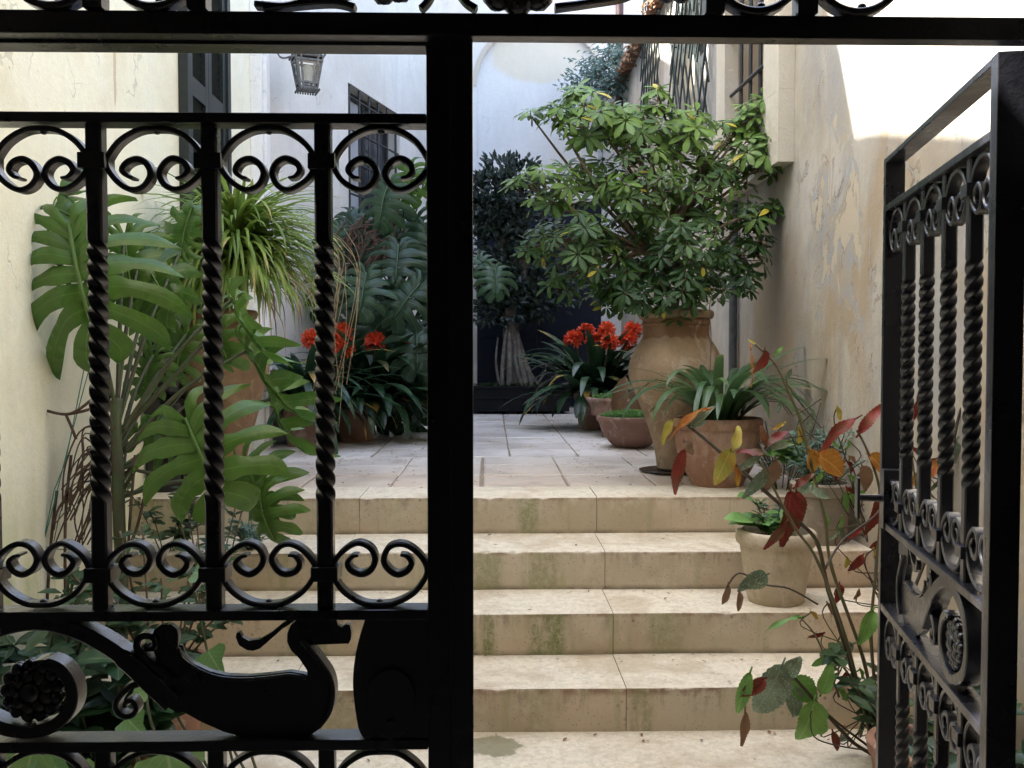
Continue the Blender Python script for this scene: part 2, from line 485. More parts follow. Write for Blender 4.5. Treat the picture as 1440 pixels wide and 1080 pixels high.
M['green_paint'] = simple('dark_green_paint', (.012, .019, .018), .5, .35, 7, .15)
M['window_dark'] = simple('window_shade', (.06, .065, .075), .12, .4, 2, .03)
M['window_light'] = simple('window_curtain', (.52, .54, .58), .35, .2, 3, .05)
M['dark_metal'] = simple('dark_metal', (.025, .027, .03), .5, .4, 20, .2)
M['pipe'] = simple('grey_pipe', (.10, .11, .12), .5, .4, 14, .2)
M['pale_pipe'] = simple('pale_pipe', (.45, .47, .5), .6, .3, 14, .2)
M['brown_pipe'] = simple('brown_pipe', (.06, .025, .025), .5, .4, 14, .2)
M['trellis'] = simple('dark_green_trellis', (.03, .045, .045), .6, .4, 14, .2)
M['tile'] = simple('roof_tile', (.30, .15, .09), .85, .5, 9, .4, col2=(.15, .10, .07))
M['bark'] = simple('bark', (.20, .15, .10), .9, .5, 22, .7, bd=.01)
M['bark_grey'] = simple('grey_bark', (.17, .145, .12), .9, .45, 16, .8, bd=.015)
M['root'] = simple('dry_root', (.11, .068, .045), .9, .5, 30, .5)
M['straw'] = simple('dry_straw', (.42, .32, .18), .8, .4, 30, .3)
M['string'] = simple('green_string', (.05, .22, .17), .7, .2, 30, .2)
M['stemg'] = simple('green_stem', (.05, .075, .025), .55, .5, 25, .3, col2=(.06, .05, .025))
M['cane'] = simple('begonia_cane', (.045, .026, .02), .55, .5, 18, .3, col2=(.055, .05, .022))
M['caneg'] = simple('green_cane', (.075, .09, .03), .5, .5, 18, .3, col2=(.12, .07, .04))
def glass():
    m = NM('lantern_glass')
    m.b.inputs['Transmission Weight'].default_value = .9
    return m.fin((.8, .86, .84), .12)
M['glass'] = glass()
M['bulb'] = simple('lamp_bulb', (.82, .84, .80), .3, .05, 10, .02)
M['lead'] = simple('lantern_metal', (.15, .155, .16), .5, .45, 25, .3)

def leafm(name, a, b, back=None, rough=.4, transl=.22, vein=None, vfreq=0, spec=.5, tip=None, patch=None, spots=None, old=None):
    m = NM(name)
    r = m.attr()
    col = m.mix(m.mr(r, 0, 1), a, b)
    uv = m.uv()
    nz_ = m.noise(18, 5, .6)
    col = m.mix(m.mr(nz_, .4, .7, 0, .35), col, tuple(c * .6 for c in a))
    if old: col = m.mix(m.mr(r, .975, .985), col, old)
    if patch:
        col = m.mix(m.mr(m.noise(16, 6, .65, dist=.4), .46, .62, 0, .85), col, patch)
    if spots:
        col = m.mix(m.mr(m.voro(130), .18, .3, .8, 0), col, spots)
    if vein:
        mid = m.mr(m.ma('ABSOLUTE', uv['X']), .02, .07, 1, 0)
        col = m.mix(m.ma('MULTIPLY', mid, .6), col, vein)
        if vfreq:
            sv = m.ma('SINE', m.ma('MULTIPLY', m.ma('SUBTRACT', uv['Y'], m.ma('MULTIPLY', m.ma('ABSOLUTE', uv['X']), .35)), vfreq))
            col = m.mix(m.mr(sv, .86, 1, 0, .3), col, vein)
    if tip:
        col = m.mix(m.ma('MULTIPLY', m.mr(uv['Y'], .72, .95), m.mr(r, .86, .92)), col, tip)
    if back:
        g = m.n('NewGeometry'); col = m.mix(m.ma('MULTIPLY', g.outputs['Backfacing'], .8), col, back)
    h = m.noise(30, 5, .6)
    return m.fin(col, m.mr(m.noise(6, 3), .3, .7, rough * .8, rough * 1.3), m.bump(h, .25, .004), spec=spec, transl=transl, tcol=m.mix(.5, col, tuple(min(1, c * 1.6) for c in b)))
M['monstera'] = leafm('monstera_leaf', (.032, .095, .014), (.085, .175, .028), back=(.12, .22, .06), rough=.30, vein=(.15, .26, .07), patch=(.075, .13, .025), spots=(.10, .16, .05), vfreq=0, transl=.32, spec=.4)
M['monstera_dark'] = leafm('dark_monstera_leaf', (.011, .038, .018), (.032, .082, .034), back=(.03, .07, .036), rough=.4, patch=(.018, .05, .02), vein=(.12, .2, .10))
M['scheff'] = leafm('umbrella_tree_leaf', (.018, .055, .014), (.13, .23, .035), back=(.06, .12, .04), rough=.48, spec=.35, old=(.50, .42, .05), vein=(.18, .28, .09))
M['ponytail'] = leafm('spider_leaf', (.11, .20, .03), (.28, .38, .08), rough=.45, transl=.3, vein=(.35, .42, .18), tip=(.42, .30, .12))
M['clivia'] = leafm('clivia_leaf', (.015, .045, .02), (.035, .08, .035), rough=.3, vein=(.05, .10, .05), tip=(.45, .26, .05), transl=.1)
M['strap'] = leafm('strap_leaf', (.035, .085, .03), (.085, .15, .055), rough=.38, vein=(.12, .2, .08), tip=(.30, .22, .10))
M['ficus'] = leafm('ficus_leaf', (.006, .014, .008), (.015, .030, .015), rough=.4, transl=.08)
M['creeper'] = leafm('creeper_leaf', (.05, .10, .085), (.10, .17, .14), rough=.5)
M['moss'] = leafm('bright_ground_leaf', (.06, .17, .02), (.12, .28, .04), rough=.5)
M['herb'] = leafm('herb_leaf', (.018, .048, .018), (.06, .11, .035), rough=.45)
M['sedum'] = leafm('blue_green_leaf', (.09, .17, .13), (.17, .27, .21), rough=.5)
M['heartl'] = leafm('heart_leaf', (.09, .19, .06), (.17, .29, .10), rough=.4, vein=(.3, .4, .2), vfreq=40)
M['lettuce'] = leafm('fresh_leaf', (.09, .22, .05), (.19, .36, .10), rough=.4, vein=(.25, .4, .15), vfreq=30)
M['petal'] = leafm('orange_red_petal', (.62, .045, .015), (.75, .12, .035), rough=.5, transl=.25)
M['b_red'] = leafm('red_begonia_leaf', (.13, .015, .012), (.20, .03, .018), rough=.4, vein=(.30, .07, .05), vfreq=34, transl=.12, spec=.25, patch=(.09, .06, .022))
M['b_orange'] = leafm('orange_begonia_leaf', (.36, .13, .022), (.44, .22, .035), rough=.5, spec=.25, patch=(.30, .06, .02), vein=(.60, .42, .12), vfreq=34)
M['b_yellow'] = leafm('yellow_begonia_leaf', (.30, .28, .05), (.42, .33, .06), rough=.5, spec=.25, patch=(.40, .17, .03), vein=(.5, .45, .15), vfreq=34)
M['b_grey'] = leafm('grey_green_begonia_leaf', (.10, .15, .09), (.17, .22, .14), back=(.22, .12, .08), rough=.55, spec=.3, spots=(.36, .40, .34), patch=(.09, .10, .05), vein=(.22, .24, .15), vfreq=34)
M['b_green'] = leafm('green_begonia_leaf', (.10, .24, .04), (.17, .33, .07), rough=.45, vein=(.3, .42, .16), vfreq=34)
M['b_brown'] = leafm('brown_begonia_leaf', (.14, .08, .045), (.22, .12, .06), rough=.6)

# ------------------------------------------------------------------ leaf geometry
def frame(pos, d, n):
    y = Vector(d).normalized(); n = Vector(n)
    z = n - y * n.dot(y)
    if z.length < 1e-4: z = y.orthogonal()
    z.normalize(); x = y.cross(z)
    p = Vector(pos)
    return lambda a, b, c: p + x * a + y * b + z * c
def leaf(mb, pos, d, n, L, W, prof=None, seg=5, fold=.25, curl=.25, jag=0, asym=0, rd=None, wave=0):
    F = frame(pos, d, n); mb.cr = random.random() if rd is None else rd
    prof = prof or (lambda t: math.sin(math.pi * min(1, t * .96 + .02)) ** .8)
    rows = []
    for i in range(seg + 1):
        t = i / seg; h = W / 2 * prof(t)
        if jag and 0 < i < seg: h *= 1 + jag * (1 if i % 2 else -1)
        y = L * t; z = -curl * L * t * t
        hl = h * (1 + asym); hr = h * (1 - asym); w1 = wave * L * math.sin(t * 11 + L * 90); w2 = wave * L * math.sin(t * 9 + L * 50 + 2)
        rows.append((mb.vert(F(-hl, y, z + fold * h + w1), (-1 * prof(t), t)), mb.vert(F(0, y, z), (0, t)), mb.vert(F(hr, y, z + fold * h + w2), (prof(t), t))))
    for a, b in zip(rows, rows[1:]):
        mb.face((a[0], a[1], b[1], b[0])); mb.face((a[1], a[2], b[2], b[1]))
def obov(t): return max(.10, math.sin(math.pi / 2 * min(1, t / .62)) ** .95 if t < .62 else math.sqrt(max(0, 1 - ((t - .62) / .385) ** 2)))
def heartp(t): return (.55 + .45 * math.sin(math.pi * min(1, t * 1.9 + .12))) * (1 if t < .42 else 1) * (1 - t) ** .55 * 1.25 if t < .999 else .02
def monstera(mb, pos, d, n, L, nf=6, droop=.35, wide=1.0, gapmax=.40):
    F = frame(pos, d, n); mb.cr = random.random()
    rs = [0, .1, .22, .34, .44, .54, .64, .74, .82, .88, .93, .97, 1.0]
    skew = rnd(-.10, .10); wavep = rnd(0, 6); finger_tw = [rnd(-1, 1) for _ in range(nf + 1)]
    for sd in (-1, 1):
        for i in range(nf):
            tc = (i + .5) / nf; h0 = .5 / nf
            ln = rnd(.90, 1.06); gs = rnd(.20, .42); gm = gapmax * rnd(.8, 1.3); dr_ = rnd(.0, .28)
            rows = []
            for r in rs:
                g = gm * min(1, max(0, (r - gs) / .12)) if i < nf - 1 else gm * .5 * min(1, max(0, (r - .5) / .2))
                en = max(0, (r - .72) / .28) ** 1.7 * .97
                row = []
                for c in (-1, -.5, 0, .5, 1):
                    t = tc + h0 * (1 - g) * (c + (.75 - c) * en)
                    t = min(max(t, 0), 1)
                    a = R(158) * (1 - t) ** .92
                    Rr = L * (.44 + .40 * (.5 + .5 * math.cos(a)) ** 1.3 + .13 * math.sin(a))
                    ox_ = Rr * math.sin(a) * wide; oy = .16 * L + Rr * math.cos(a)
                    my = L * (.84 * t ** 1.35)
                    q = r * ln if i < nf - 1 else r
                    x = ox_ * q; y = my + (oy - my) * q
                    y -= .07 * L * math.sin(math.pi * min(1, r)) * (.35 + .65 * (1 - t))
                    z = -droop * L * ((x / L) ** 2 * 1.4 + max(0, y / L - .2) ** 2 * .9) - (.05 + dr_) * L * r * r
                    z += .016 * L * math.cos(c * math.pi / 2) * min(1, r * 3)
                    z += .045 * L * min(1, r * 4) + .018 * L * math.sin(r * 6 + i * 2 + wavep) - finger_tw[i] * c * L * .05 * r
                    row.append(mb.vert(F(sd * x + skew * y * y / L, y, z), (sd * c, t)))
                rows.append(row)
            for a_, b_ in zip(rows, rows[1:]):
                for k in range(4):
                    f = (a_[k], a_[k + 1], b_[k + 1], b_[k])
                    mb.face(f[::-1] if sd > 0 else f)
    n0 = len(mb.v)
    mb.tube([F(skew * (t * L * .84) ** 2 / L, t * L * .84, .006 - droop * L * max(0, t * .84 - .2) ** 2 * .9 + .03 * L * min(1, t * 3)) for t in (-.02, .1, .2, .4, .6, .8, 1)], [.0075 * L / .5] * 6 + [.001], 5)
    for k in range(n0, len(mb.uv)): mb.uv[k] = (0, 0)
def strap(mb, base, az, el, L, W, droop, seg=9, tw=0, rd=None, wprof=None, fold=.2):
    mb.cr = random.random() if rd is None else rd
    p = Vector(base); rows = []
    a = az
    for i in range(seg + 1):
        t = i / seg
        e = el - droop * t ** 1.15
        e = max(e, R(-88))
        d = Vector((math.cos(a) * math.cos(e), math.sin(a) * math.cos(e), math.sin(e)))
        side = Vector((-math.sin(a), math.cos(a), 0))
        nrm = side.cross(d)
        h = W / 2 * (wprof(t) if wprof else min(1, .55 + t * 1.4) * (1 - t ** 4) ** .7 + .02)
        rows.append((mb.vert(p - side * h - nrm * fold * h * -1, (-1, t)), mb.vert(p, (0, t)), mb.vert(p + side * h + nrm * fold * h, (1, t))))
        p = p + d * (L / seg); a += tw / seg
    for q, b in zip(rows, rows[1:]):
        mb.face((q[0], q[1], b[1], b[0])); mb.face((q[1], q[2], b[2], b[1]))
    return p

# ------------------------------------------------------------------ setting: levels
Y1, Y2, Y3, Y4 = 4.055, 3.680, 3.341, 3.004
ZT = CZ - .638; Z2 = CZ - .8015; Z3 = CZ - .9555; Z4 = CZ - 1.1095; Z5 = 0.0
XL, XR = -1.60, 1.55
YB = 11.0
g = MB(); g.box((-60, -60, -.6), (60, 60, -.02)); struct(g.build('ground', M['grout']))
g = MB(); g.box((XL - .1, .6, -.3), (XR + .1, Y4 + .1, 0)); struct(g.build('landing_floor', stone('landing_stone', riser=False)))

steps = thing('stone_steps', 'worn cream stone steps with moss stained risers leading up to the terrace', 'steps', (0, Y4, 0))
def step(y0, y1, z0, z1, joints, moss, over=.0):
    mb = MB(); xs = [XL - .05] + joints + [XR + .05]
    for a, b in zip(xs, xs[1:]):
        dz = rnd(-.0015, .0015)
        nseg = max(8, int((b - a) / .03)); chip = {}
        n0 = len(mb.v)
        # worn, slightly uneven nosing: cross-section swept along X
        rows = []
        for k in range(nseg + 1):
            x = a + .0012 + (b - a - .0024) * k / nseg; ch = rnd(.004, .011) if random.random() < .07 else 0
            wv = .0025 * math.sin(x * 5 + y0 * 7) + rnd(-.0012, .0012)
            sec = [(y0 + wv + .004, z0), (y0 + wv, z1 - .010 - ch), (y0 + wv + .003 + ch * .6, z1 - .003 - ch * .6), (y0 + wv + .009 + ch, z1 + dz), (y1, z1 + dz), (y1, z0)]
            rows.append([mb.vert((x, yy, zz)) for yy, zz in sec])
        for r0, r1 in zip(rows, rows[1:]):
            for k in range(6):
                k2 = (k + 1) % 6
                mb.face((r0[k], r1[k], r1[k2], r0[k2]))
        mb.face(rows[0]); mb.face(rows[-1][::-1])
    o = mb.build('step', stone('step_stone', moss=moss), steps, auto=True)
    return o
def jx(px, Y): return (px - 692) / FPX * Y
step(Y1, Y1 + .33, Z2, ZT, [jx(505, Y1), jx(840, Y1)], [(jx(742, Y1), .06, .7), (jx(225, Y1), .25, .5)])
step(Y2, Y1 + .1, Z3, Z2, [jx(480, Y2), jx(852, Y2)], [(jx(680, Y2), .10, .5), (jx(760, Y2), .10, .5)])
step(Y3, Y2 + .1, Z4, Z3, [jx(440, Y3), jx(864, Y3)], [(jx(676, Y3), .07, 1.), (jx(768, Y3), .09, 1.), (jx(430, Y3), .12, .9), (jx(940, Y3), .1, .4)])
step(Y4, Y3 + .1, -.1, Z4, [jx(400, Y4), jx(883, Y4)], [(jx(905, Y4), .05, .6), (jx(760, Y4), .06, .3), (jx(480, Y4), .1, .4)])
# joint filling behind the blocks
mb = MB()
for (y0, z0, z1) in ((Y1 + .012, Z2 - .1, ZT - .012), (Y2 + .012, Z3 - .1, Z2 - .012), (Y3 + .012, Z4 - .1, Z3 - .012), (Y4 + .012, -.1, Z4 - .012)):
    mb.box((XL - .04, y0, z0), (XR + .04, y0 + .25, z1))
mb.build('joint_mortar', M['grout'], steps)

# terrace paving
mb = MB(); mb.box((XL - .2, Y1 + .32, .2), (XR + .6, YB + .2, ZT - .007)); struct(mb.build('terrace_base', M['grout']))
mb = MB()
xs = [-1.78, -1.35, -.92, -.49, -.06, .37, .80, 1.23, 1.66]
ys = [Y1 + .335] + [4.81 + .43 * k for k in range(0, 15)]
for j in range(len(ys) - 1):
    for i in range(len(xs) - 1):
        off = 0 if j < 3 else .17
        mb.cr = random.random()
        gp = .0045
        x0, x1 = xs[i] + off + gp, xs[i + 1] + off - gp
        if j < 3 and i == 4: x0 += .010
        if x1 < XL - .05 or x0 > XR + .02: continue
        x0 = max(x0, XL - .1); x1 = min(x1, XR + .05)
        y0, y1 = ys[j] + gp, ys[j + 1] - gp
        z = ZT + rnd(-.004, .002); b_ = .005
        n0 = len(mb.v)
        j_ = lambda: rnd(-.003, .003)
        for zz, ins in ((ZT - .03, 0), (z - .005, 0), (z, b_)):
            for (xx, yy) in ((x0 + ins, y0 + ins), (x1 - ins, y0 + ins), (x1 - ins, y1 - ins), (x0 + ins, y1 - ins)):
                mb.vert((xx + j_(), yy + j_(), zz))
        for q in (0, 4):
            for k in range(4):
                k2 = (k + 1) % 4
                mb.face((n0 + q + k, n0 + q + k2, n0 + q + 4 + k2, n0 + q + 4 + k))
        mb.face((n0 + 8, n0 + 9, n0 + 10, n0 + 11))
struct(mb.build('terrace_paving', M['slab']))
# fallen leaf litter on terrace
mb = MB()
for k in range(420):
    y = rnd(4.3, 9.4); sx = random.choice((-1, 1, 0))
    x = {-1: -.45 - abs(random.gauss(0, .35)), 1: .45 + abs(random.gauss(0, .3)), 0: rnd(-1.2, 1.2)}[sx]
    a = rnd(0, 6.3)
    leaf(mb, (x, y, ZT + .004), (math.cos(a), math.sin(a), 0), (rnd(-.2, .2), rnd(-.2, .2), 1), rnd(.012, .03), rnd(.006, .014), seg=3, fold=.3, curl=-.1)
for (ya_, yb_, z_) in ((Y2 + .02, Y1, Z2), (Y3 + .02, Y2, Z3), (Y4 + .02, Y3, Z4), (2.4, Y4, 0)):
    for k in range(34):
        y = yb_ - abs(random.gauss(0, .06)) - .012 if k % 3 else rnd(ya_, yb_); a = rnd(0, 6.3)
        leaf(mb, (rnd(-1.5, 1.4), y, z_ + .004), (math.cos(a), math.sin(a), 0), (rnd(-.2, .2), rnd(-.2, .2), 1), rnd(.008, .024), rnd(.004, .012), seg=3, fold=.3, curl=-.1)
o = mb.build('leaf_litter', M['b_brown'], keep=True); o['kind'] = 'stuff'; o['label'] = 'tiny dry leaves scattered on terrace paving'

# ------------------------------------------------------------------ walls with openings
def wall_mesh(mb, org, du, L, z0, z1, holes, nrm, th=.3, mats=True):
    """front face in plane through org, along unit du, outward normal nrm (towards the court)."""
    org = Vector(org); du = Vector(du).normalized(); nrm = Vector(nrm).normalized()
    us = sorted(set([0, L] + [h[0] for h in holes] + [h[1] for h in holes]))
    zs = sorted(set([z0, z1] + [h[2] for h in holes] + [h[3] for h in holes]))
    def pt(u, z, k): return org + du * u + Vector((0, 0, z)) - nrm * k
    def quad(a, b, c, d):
        i = [mb.vert(p) for p in (a, b, c, d)]; mb.face(i)
    for u0, u1 in zip(us, us[1:]):
        for a, b in zip(zs, zs[1:]):
            um, zm = (u0 + u1) / 2, (a + b) / 2
            if any(h[0] < um < h[1] and h[2] < zm < h[3] for h in holes): continue
            quad(pt(u0, a, 0), pt(u1, a, 0), pt(u1, b, 0), pt(u0, b, 0))
            quad(pt(u0, a, th), pt(u0, b, th), pt(u1, b, th), pt(u1, a, th))
    for (a, b, c, d) in holes + [(0, L, z0, z1)]:
        quad(pt(a, c, 0), pt(b, c, 0), pt(b, c, th), pt(a, c, th))
        quad(pt(a, d, 0), pt(b, d, 0), pt(b, d, th), pt(a, d, th))
        quad(pt(a, c, 0), pt(a, d, 0), pt(a, d, th), pt(a, c, th))
        quad(pt(b, c, 0), pt(b, d, 0), pt(b, d, th), pt(b, c, th))

# left wall: low near part lets the sun reach the right wall, tall part shades it
TE = math.tan(R(SUN_EL)) * (XR - XL)
lw = thing('left_wall', 'yellow plastered wall on the left, stained and greenish at its foot', 'wall', (XL, 4, 0))
mb = MB()
prof = [(1.05, -.1), (6.62, -.1), (6.62, CZ + TE + 2.6), (4.9, CZ + TE + 2.6), (4.10, CZ + TE + 1.35), (3.92, CZ + TE + .94), (3.70, CZ + TE + .90), (2.6, CZ + TE + .62), (1.05, CZ + TE + .3)]
a = [mb.vert((XL, y, z)) for y, z in prof]; b = [mb.vert((XL - .35, y, z)) for y, z in prof]
mb.face(a); mb.face(b[::-1])
for i in range(len(prof)):
    j = (i + 1) % len(prof); mb.face((a[i], a[j], b[j], b[i]))
mb.build('plaster', M['wall_left'], lw)
mb = MB(); mb.box((XL + .001, 6.16, ZT - .02), (XL + .075, 6.34, CZ + 5)); mb.box((XL + .0755, 6.20, ZT - .02), (XL + .10, 6.30, CZ + 5))
mb.build('pilaster', plaster('pilaster_white', (.88, .88, .87), (.78, .75, .68), streak=.3), lw, bevel=.004)

# green shuttered door
sd = thing('shutter_door', 'tall dark green louvred shutter door in the left wall', 'shutter', (XL, 5.1, ZT))
ya, yb, zt_ = 4.76, 5.54, CZ + 2.6
mb = MB(); x0 = XL + .001
mb.box((x0, ya, ZT), (x0 + .05, ya + .06, zt_)).box((x0, yb - .06, ZT), (x0 + .05, yb, zt_)).box((x0, ya + .06, zt_ - .07), (x0 + .05, yb - .06, zt_))
mb.build('door_frame', M['green_paint'], sd, bevel=.003)
for (u0, u1) in ((ya + .062, (ya + yb) / 2 - .002), ((ya + yb) / 2 + .002, yb - .062)):
    mb = MB()
    mb.box((x0, u0, ZT + .01), (x0 + .036, u0 + .055, zt_ - .075)).box((x0, u1 - .055, ZT + .01), (x0 + .036, u1, zt_ - .075))
    for zz in (ZT + .01, ZT + .95, CZ + 1.35, zt_ - .175):
        mb.box((x0, u0 + .055, zz), (x0 + .036, u1 - .055, zz + .1))
    lf = mb.build('shutter_leaf', M['green_paint'], sd, bevel=.002)
    mb = MB()
    z = ZT + .12
    rot = Matrix.Rotation(R(35), 3, 'Y')
    while z < zt_ - .18:
        mb.box((x0 + .004, u0 + .056, z), (x0 + .010, u1 - .056, z + .042), rot=rot); z += .036
    mb.build('louvres', M['green_paint'], lf)

# far left wall (angled) with window
dA = Vector((.308, 1, 0)).normalized()
nA = Vector((dA.y, -dA.x, 0))
oA = Vector((XL, 6.6, 0))
def uA(Y): return (Y - 6.6) / dA.y
fw = thing('far_left_wall', 'pale greyish white plastered wall behind the monstera, holding a barred window', 'wall', oA)
mb = MB()
WZ0, WZ1 = CZ + .98, CZ + 2.29
wall_mesh(mb, oA, dA, uA(11.2), ZT - .1, CZ + 6.0, [(uA(7.85), uA(8.92), WZ0, WZ1)], nA, .22)
mb.build('plaster', M['wall_far'], fw)
win = thing('barred_window', 'dark framed window with iron grille above the monstera on the pale wall', 'window', oA + dA * uA(8.4) + Vector((0, 0, WZ0)))
u0, u1 = uA(7.85), uA(8.92)
def A3(u, k, z): return oA + dA * u - nA * k + Vector((0, 0, z))
def abox(mb, u0, u1, k0, k1, z0, z1):
    q = [A3(u, k, z) for z in (z0, z1) for k in (k0, k1) for u in (u0, u1)]
    n = len(mb.v)
    for p in q: mb.vert(p)
    for f in ((0, 2, 3, 1), (4, 5, 7, 6), (0, 1, 5, 4), (2, 6, 7, 3), (0, 4, 6, 2), (1, 3, 7, 5)): mb.face([n + i for i in f])
mb = MB()
for (a, b, c, d) in ((u0 + .001, u0 + .06, WZ0 + .001, WZ1 - .001), (u1 - .06, u1 - .001, WZ0 + .001, WZ1 - .001), ((u0 + u1) / 2 - .03, (u0 + u1) / 2 + .03, WZ0 + .06, WZ1 - .06)):
    abox(mb, a, b, .12, .17, c, d)
abox(mb, u0 + .061, u1 - .061, .12, .17, WZ1 - .06, WZ1 - .001); abox(mb, u0 + .061, u1 - .061, .12, .17, WZ0 + .001, WZ0 + .06)
mb.build('window_frame', M['dark_metal'], win)
mb = MB(); abox(mb, u0 + .061, (u0 + u1) / 2 - .031, .14, .15, WZ0 + .061, WZ1 - .061); mb.build('pane', M['window_light'], win)
mb = MB(); abox(mb, (u0 + u1) / 2 + .031, u1 - .061, .14, .15, WZ0 + .061, WZ1 - .061); mb.build('pane', M['window_dark'], win)
mb = MB()
for k in range(6):
    u = u0 + .06 + (u1 - u0 - .12) * k / 5
    mb.tube([A3(u, .02, WZ0 - .02), A3(u, .02, WZ1 + .0)], .011, 8)
for k in range(5):
    z = WZ0 + .12 + (WZ1 - WZ0 - .22) * k / 4
    mb.tube([A3(u0 - .01, .022, z), A3(u1 + .01, .022, z)], .010, 8)
mb.build('grille', M['dark_metal'], win)

# back wall with blind arch
bw = thing('back_wall', 'bluish white back wall with a shallow blind arch and ochre stain', 'wall', (.57, YB, ZT))
cx, rad, zs = .565, .745, CZ + 3.17
mb = MB()
N = 40
arc = [(cx + rad * math.cos(math.pi * k / N), zs + rad * math.sin(math.pi * k / N)) for k in range(N + 1)]  # right -> left
topz = CZ + 6.5; XE0, XE1 = -.9, 4.2
hole = [(cx + rad, ZT - .1)] + arc + [(cx - rad, ZT - .1)]
def col_face(x0, za, x1, zb):
    i = [mb.vert((x0, YB, za)), mb.vert((x1, YB, zb)), mb.vert((x1, YB, topz)), mb.vert((x0, YB, topz))]; mb.face(i)
for (xa, za), (xb, zb) in zip(arc, arc[1:]): col_face(xb, zb, xa, za)
for (xa, xb) in ((XE0, cx - rad), (cx + rad, XE1)):
    mb.face([mb.vert(p) for p in ((xa, YB, ZT - .1), (xb, YB, ZT - .1), (xb, YB, topz), (xa, YB, topz))])
for (xa, za), (xb, zb) in zip(hole, hole[1:]):
    mb.face([mb.vert(p) for p in ((xa, YB, za), (xb, YB, zb), (xb, YB + .07, zb), (xa, YB + .07, za))])
mb.box((XE0, YB + .0705, ZT - .1), (XE1, YB + .4, topz))
mb.build('plaster', M['wall_back'], bw)
mb = MB()
mb.band([(cx + (rad + .03) * math.cos(math.pi * k / N), zs + (rad + .03) * math.sin(math.pi * k / N)) for k in range(N + 1)], .055, YB - .012, YB - .001)
mb.build('arch_trim', M['arch_trim'], bw)
mb = MB(); mb.box((cx - rad + .001, YB - .05, CZ + 1.79), (cx + rad - .001, YB + .069, CZ + 1.84)); mb.build('ledge', M['cream'], bw, bevel=.004)
dr = thing('navy_door', 'wide very dark navy double door behind the trained ficus', 'door', (cx, YB, ZT))
mb = MB(); mb.box((cx - rad + .002, YB + .01, ZT), (cx + rad - .002, YB + .068, CZ + 1.785)); mb.build('door_slab', M['navy'], dr)
mb = MB()
for z in (ZT + .1, CZ + .2, CZ + 1.0, CZ + 1.68):
    mb.box((cx - rad + .02, YB - .004, z), (cx + rad - .02, YB + .0095, z + .05))
for x in (cx - rad + .02, cx - .05, cx + .01, cx + rad - .07):
    mb.box((x, YB - .007, ZT + .02), (x + .05, YB + .0093, CZ + 1.76))
mb.build('door_rails', M['navy'], dr, bevel=.002)

# right wall
RZT = CZ + 3.15
rw = thing('right_wall', 'stained ochre plaster wall on the right with a flaked grey patch', 'wall', (XR, 6, 0))
mb = MB()
def YR(px): return XR * FPX / (px - 692)
holes = [(4.98 - 1.05, 5.80 - 1.05, CZ + 1.36, CZ + 2.7), (6.75 - 1.05, 7.95 - 1.05, CZ + 1.75, CZ + 2.8)]
wall_mesh(mb, (XR, 1.05, 0), (0, 1, 0), YB - 1.05, -.1, RZT, holes, (-1, 0, 0), .32)
mb.build('plaster', M['wall_right'], rw)
cop = thing('tile_coping', 'row of old terracotta tiles capping the far end of right wall', 'roof tiles', (XR, 8.5, RZT))
mb = MB()
y = 7.4
while y < YB - .02:
    n = 8; base = len(mb.v)
    for s_, xx in enumerate((XR - .13, XR + .4)):
        for k in range(n + 1):
            a = math.pi * k / n
            mb.vert((xx + rnd(-.012, .012) * (1 - s_), y + .075 * math.cos(a), RZT + .01 + .055 * math.sin(a) - (.03 if s_ == 0 else -.08)))
    for k in range(n): mb.face((base + k, base + k + 1, base + n + 2 + k, base + n + 1 + k))
    base = len(mb.v)
    for s_, xx in enumerate((XR - .12, XR + .4)):
        for k in range(n + 1):
            a = math.pi * k / n
            mb.vert((xx, y + .065 * math.cos(a), RZT + .0 + .042 * math.sin(a) - (.03 if s_ == 0 else -.08)))
    for k in range(n): mb.face((base + k, base + k + 1, base + n + 2 + k, base + n + 1 + k))
    y += .155
mb.build('tiles', M['tile'], cop, smooth=True)
mb = MB(); mb.box((XR - .06, 7.3, RZT + .001), (XR + .38, YB, RZT + .02)); mb.build('bedding', M['tile'], cop)

# near right window with raised surround
sw = thing('framed_window', 'raised cream window surround on right wall with dark iron bars', 'window', (XR, 5.35, CZ + 1))
mb = MB(); x1_ = XR - .001; xo = XR - .085
mb.box((xo, 4.71, CZ + .985), (x1_, 6.02, CZ + 1.355)).box((xo, 4.71, CZ + 1.356), (x1_, 4.975, CZ + 3.0)).box((xo, 5.805, CZ + 1.356), (x1_, 6.02, CZ + 3.0))
mb.build('surround', M['cream'], sw)
mb = MB(); mb.box((XR + .20, 4.982, CZ + 1.362), (XR + .24, 5.798, CZ + 2.69)); mb.build('shutter_panel', M['tc_tan'], sw)
mb = MB()
for y in (5.02, 5.22, 5.42, 5.62): mb.tube([(XR - .03, y, CZ + 1.3), (XR - .03, y, CZ + 2.75)], .012, 8)
for k in range(4):
    z = CZ + 1.62 + k * .34
    mb.tube([(XR - .045, 4.98, z - .03), (XR - .045, 5.80, z + .0)], .011, 8)
mb.build('grille', M['dark_metal'], sw)
fwn = thing('recessed_window', 'recessed window high on right wall half hidden by a trellis', 'window', (XR + .2, 7.3, CZ + 1.75))
mb = MB(); mb.box((XR + .22, 6.752, CZ + 1.752), (XR + .26, 7.948, CZ + 2.798)); mb.build('pane', M['window_dark'], fwn)
mb = MB()
for y in (6.76, 7.33, 7.90): mb.box((XR + .18, y, CZ + 1.76), (XR + .218, y + .05, CZ + 2.79))
mb.build('window_frame', M['cream'], fwn)

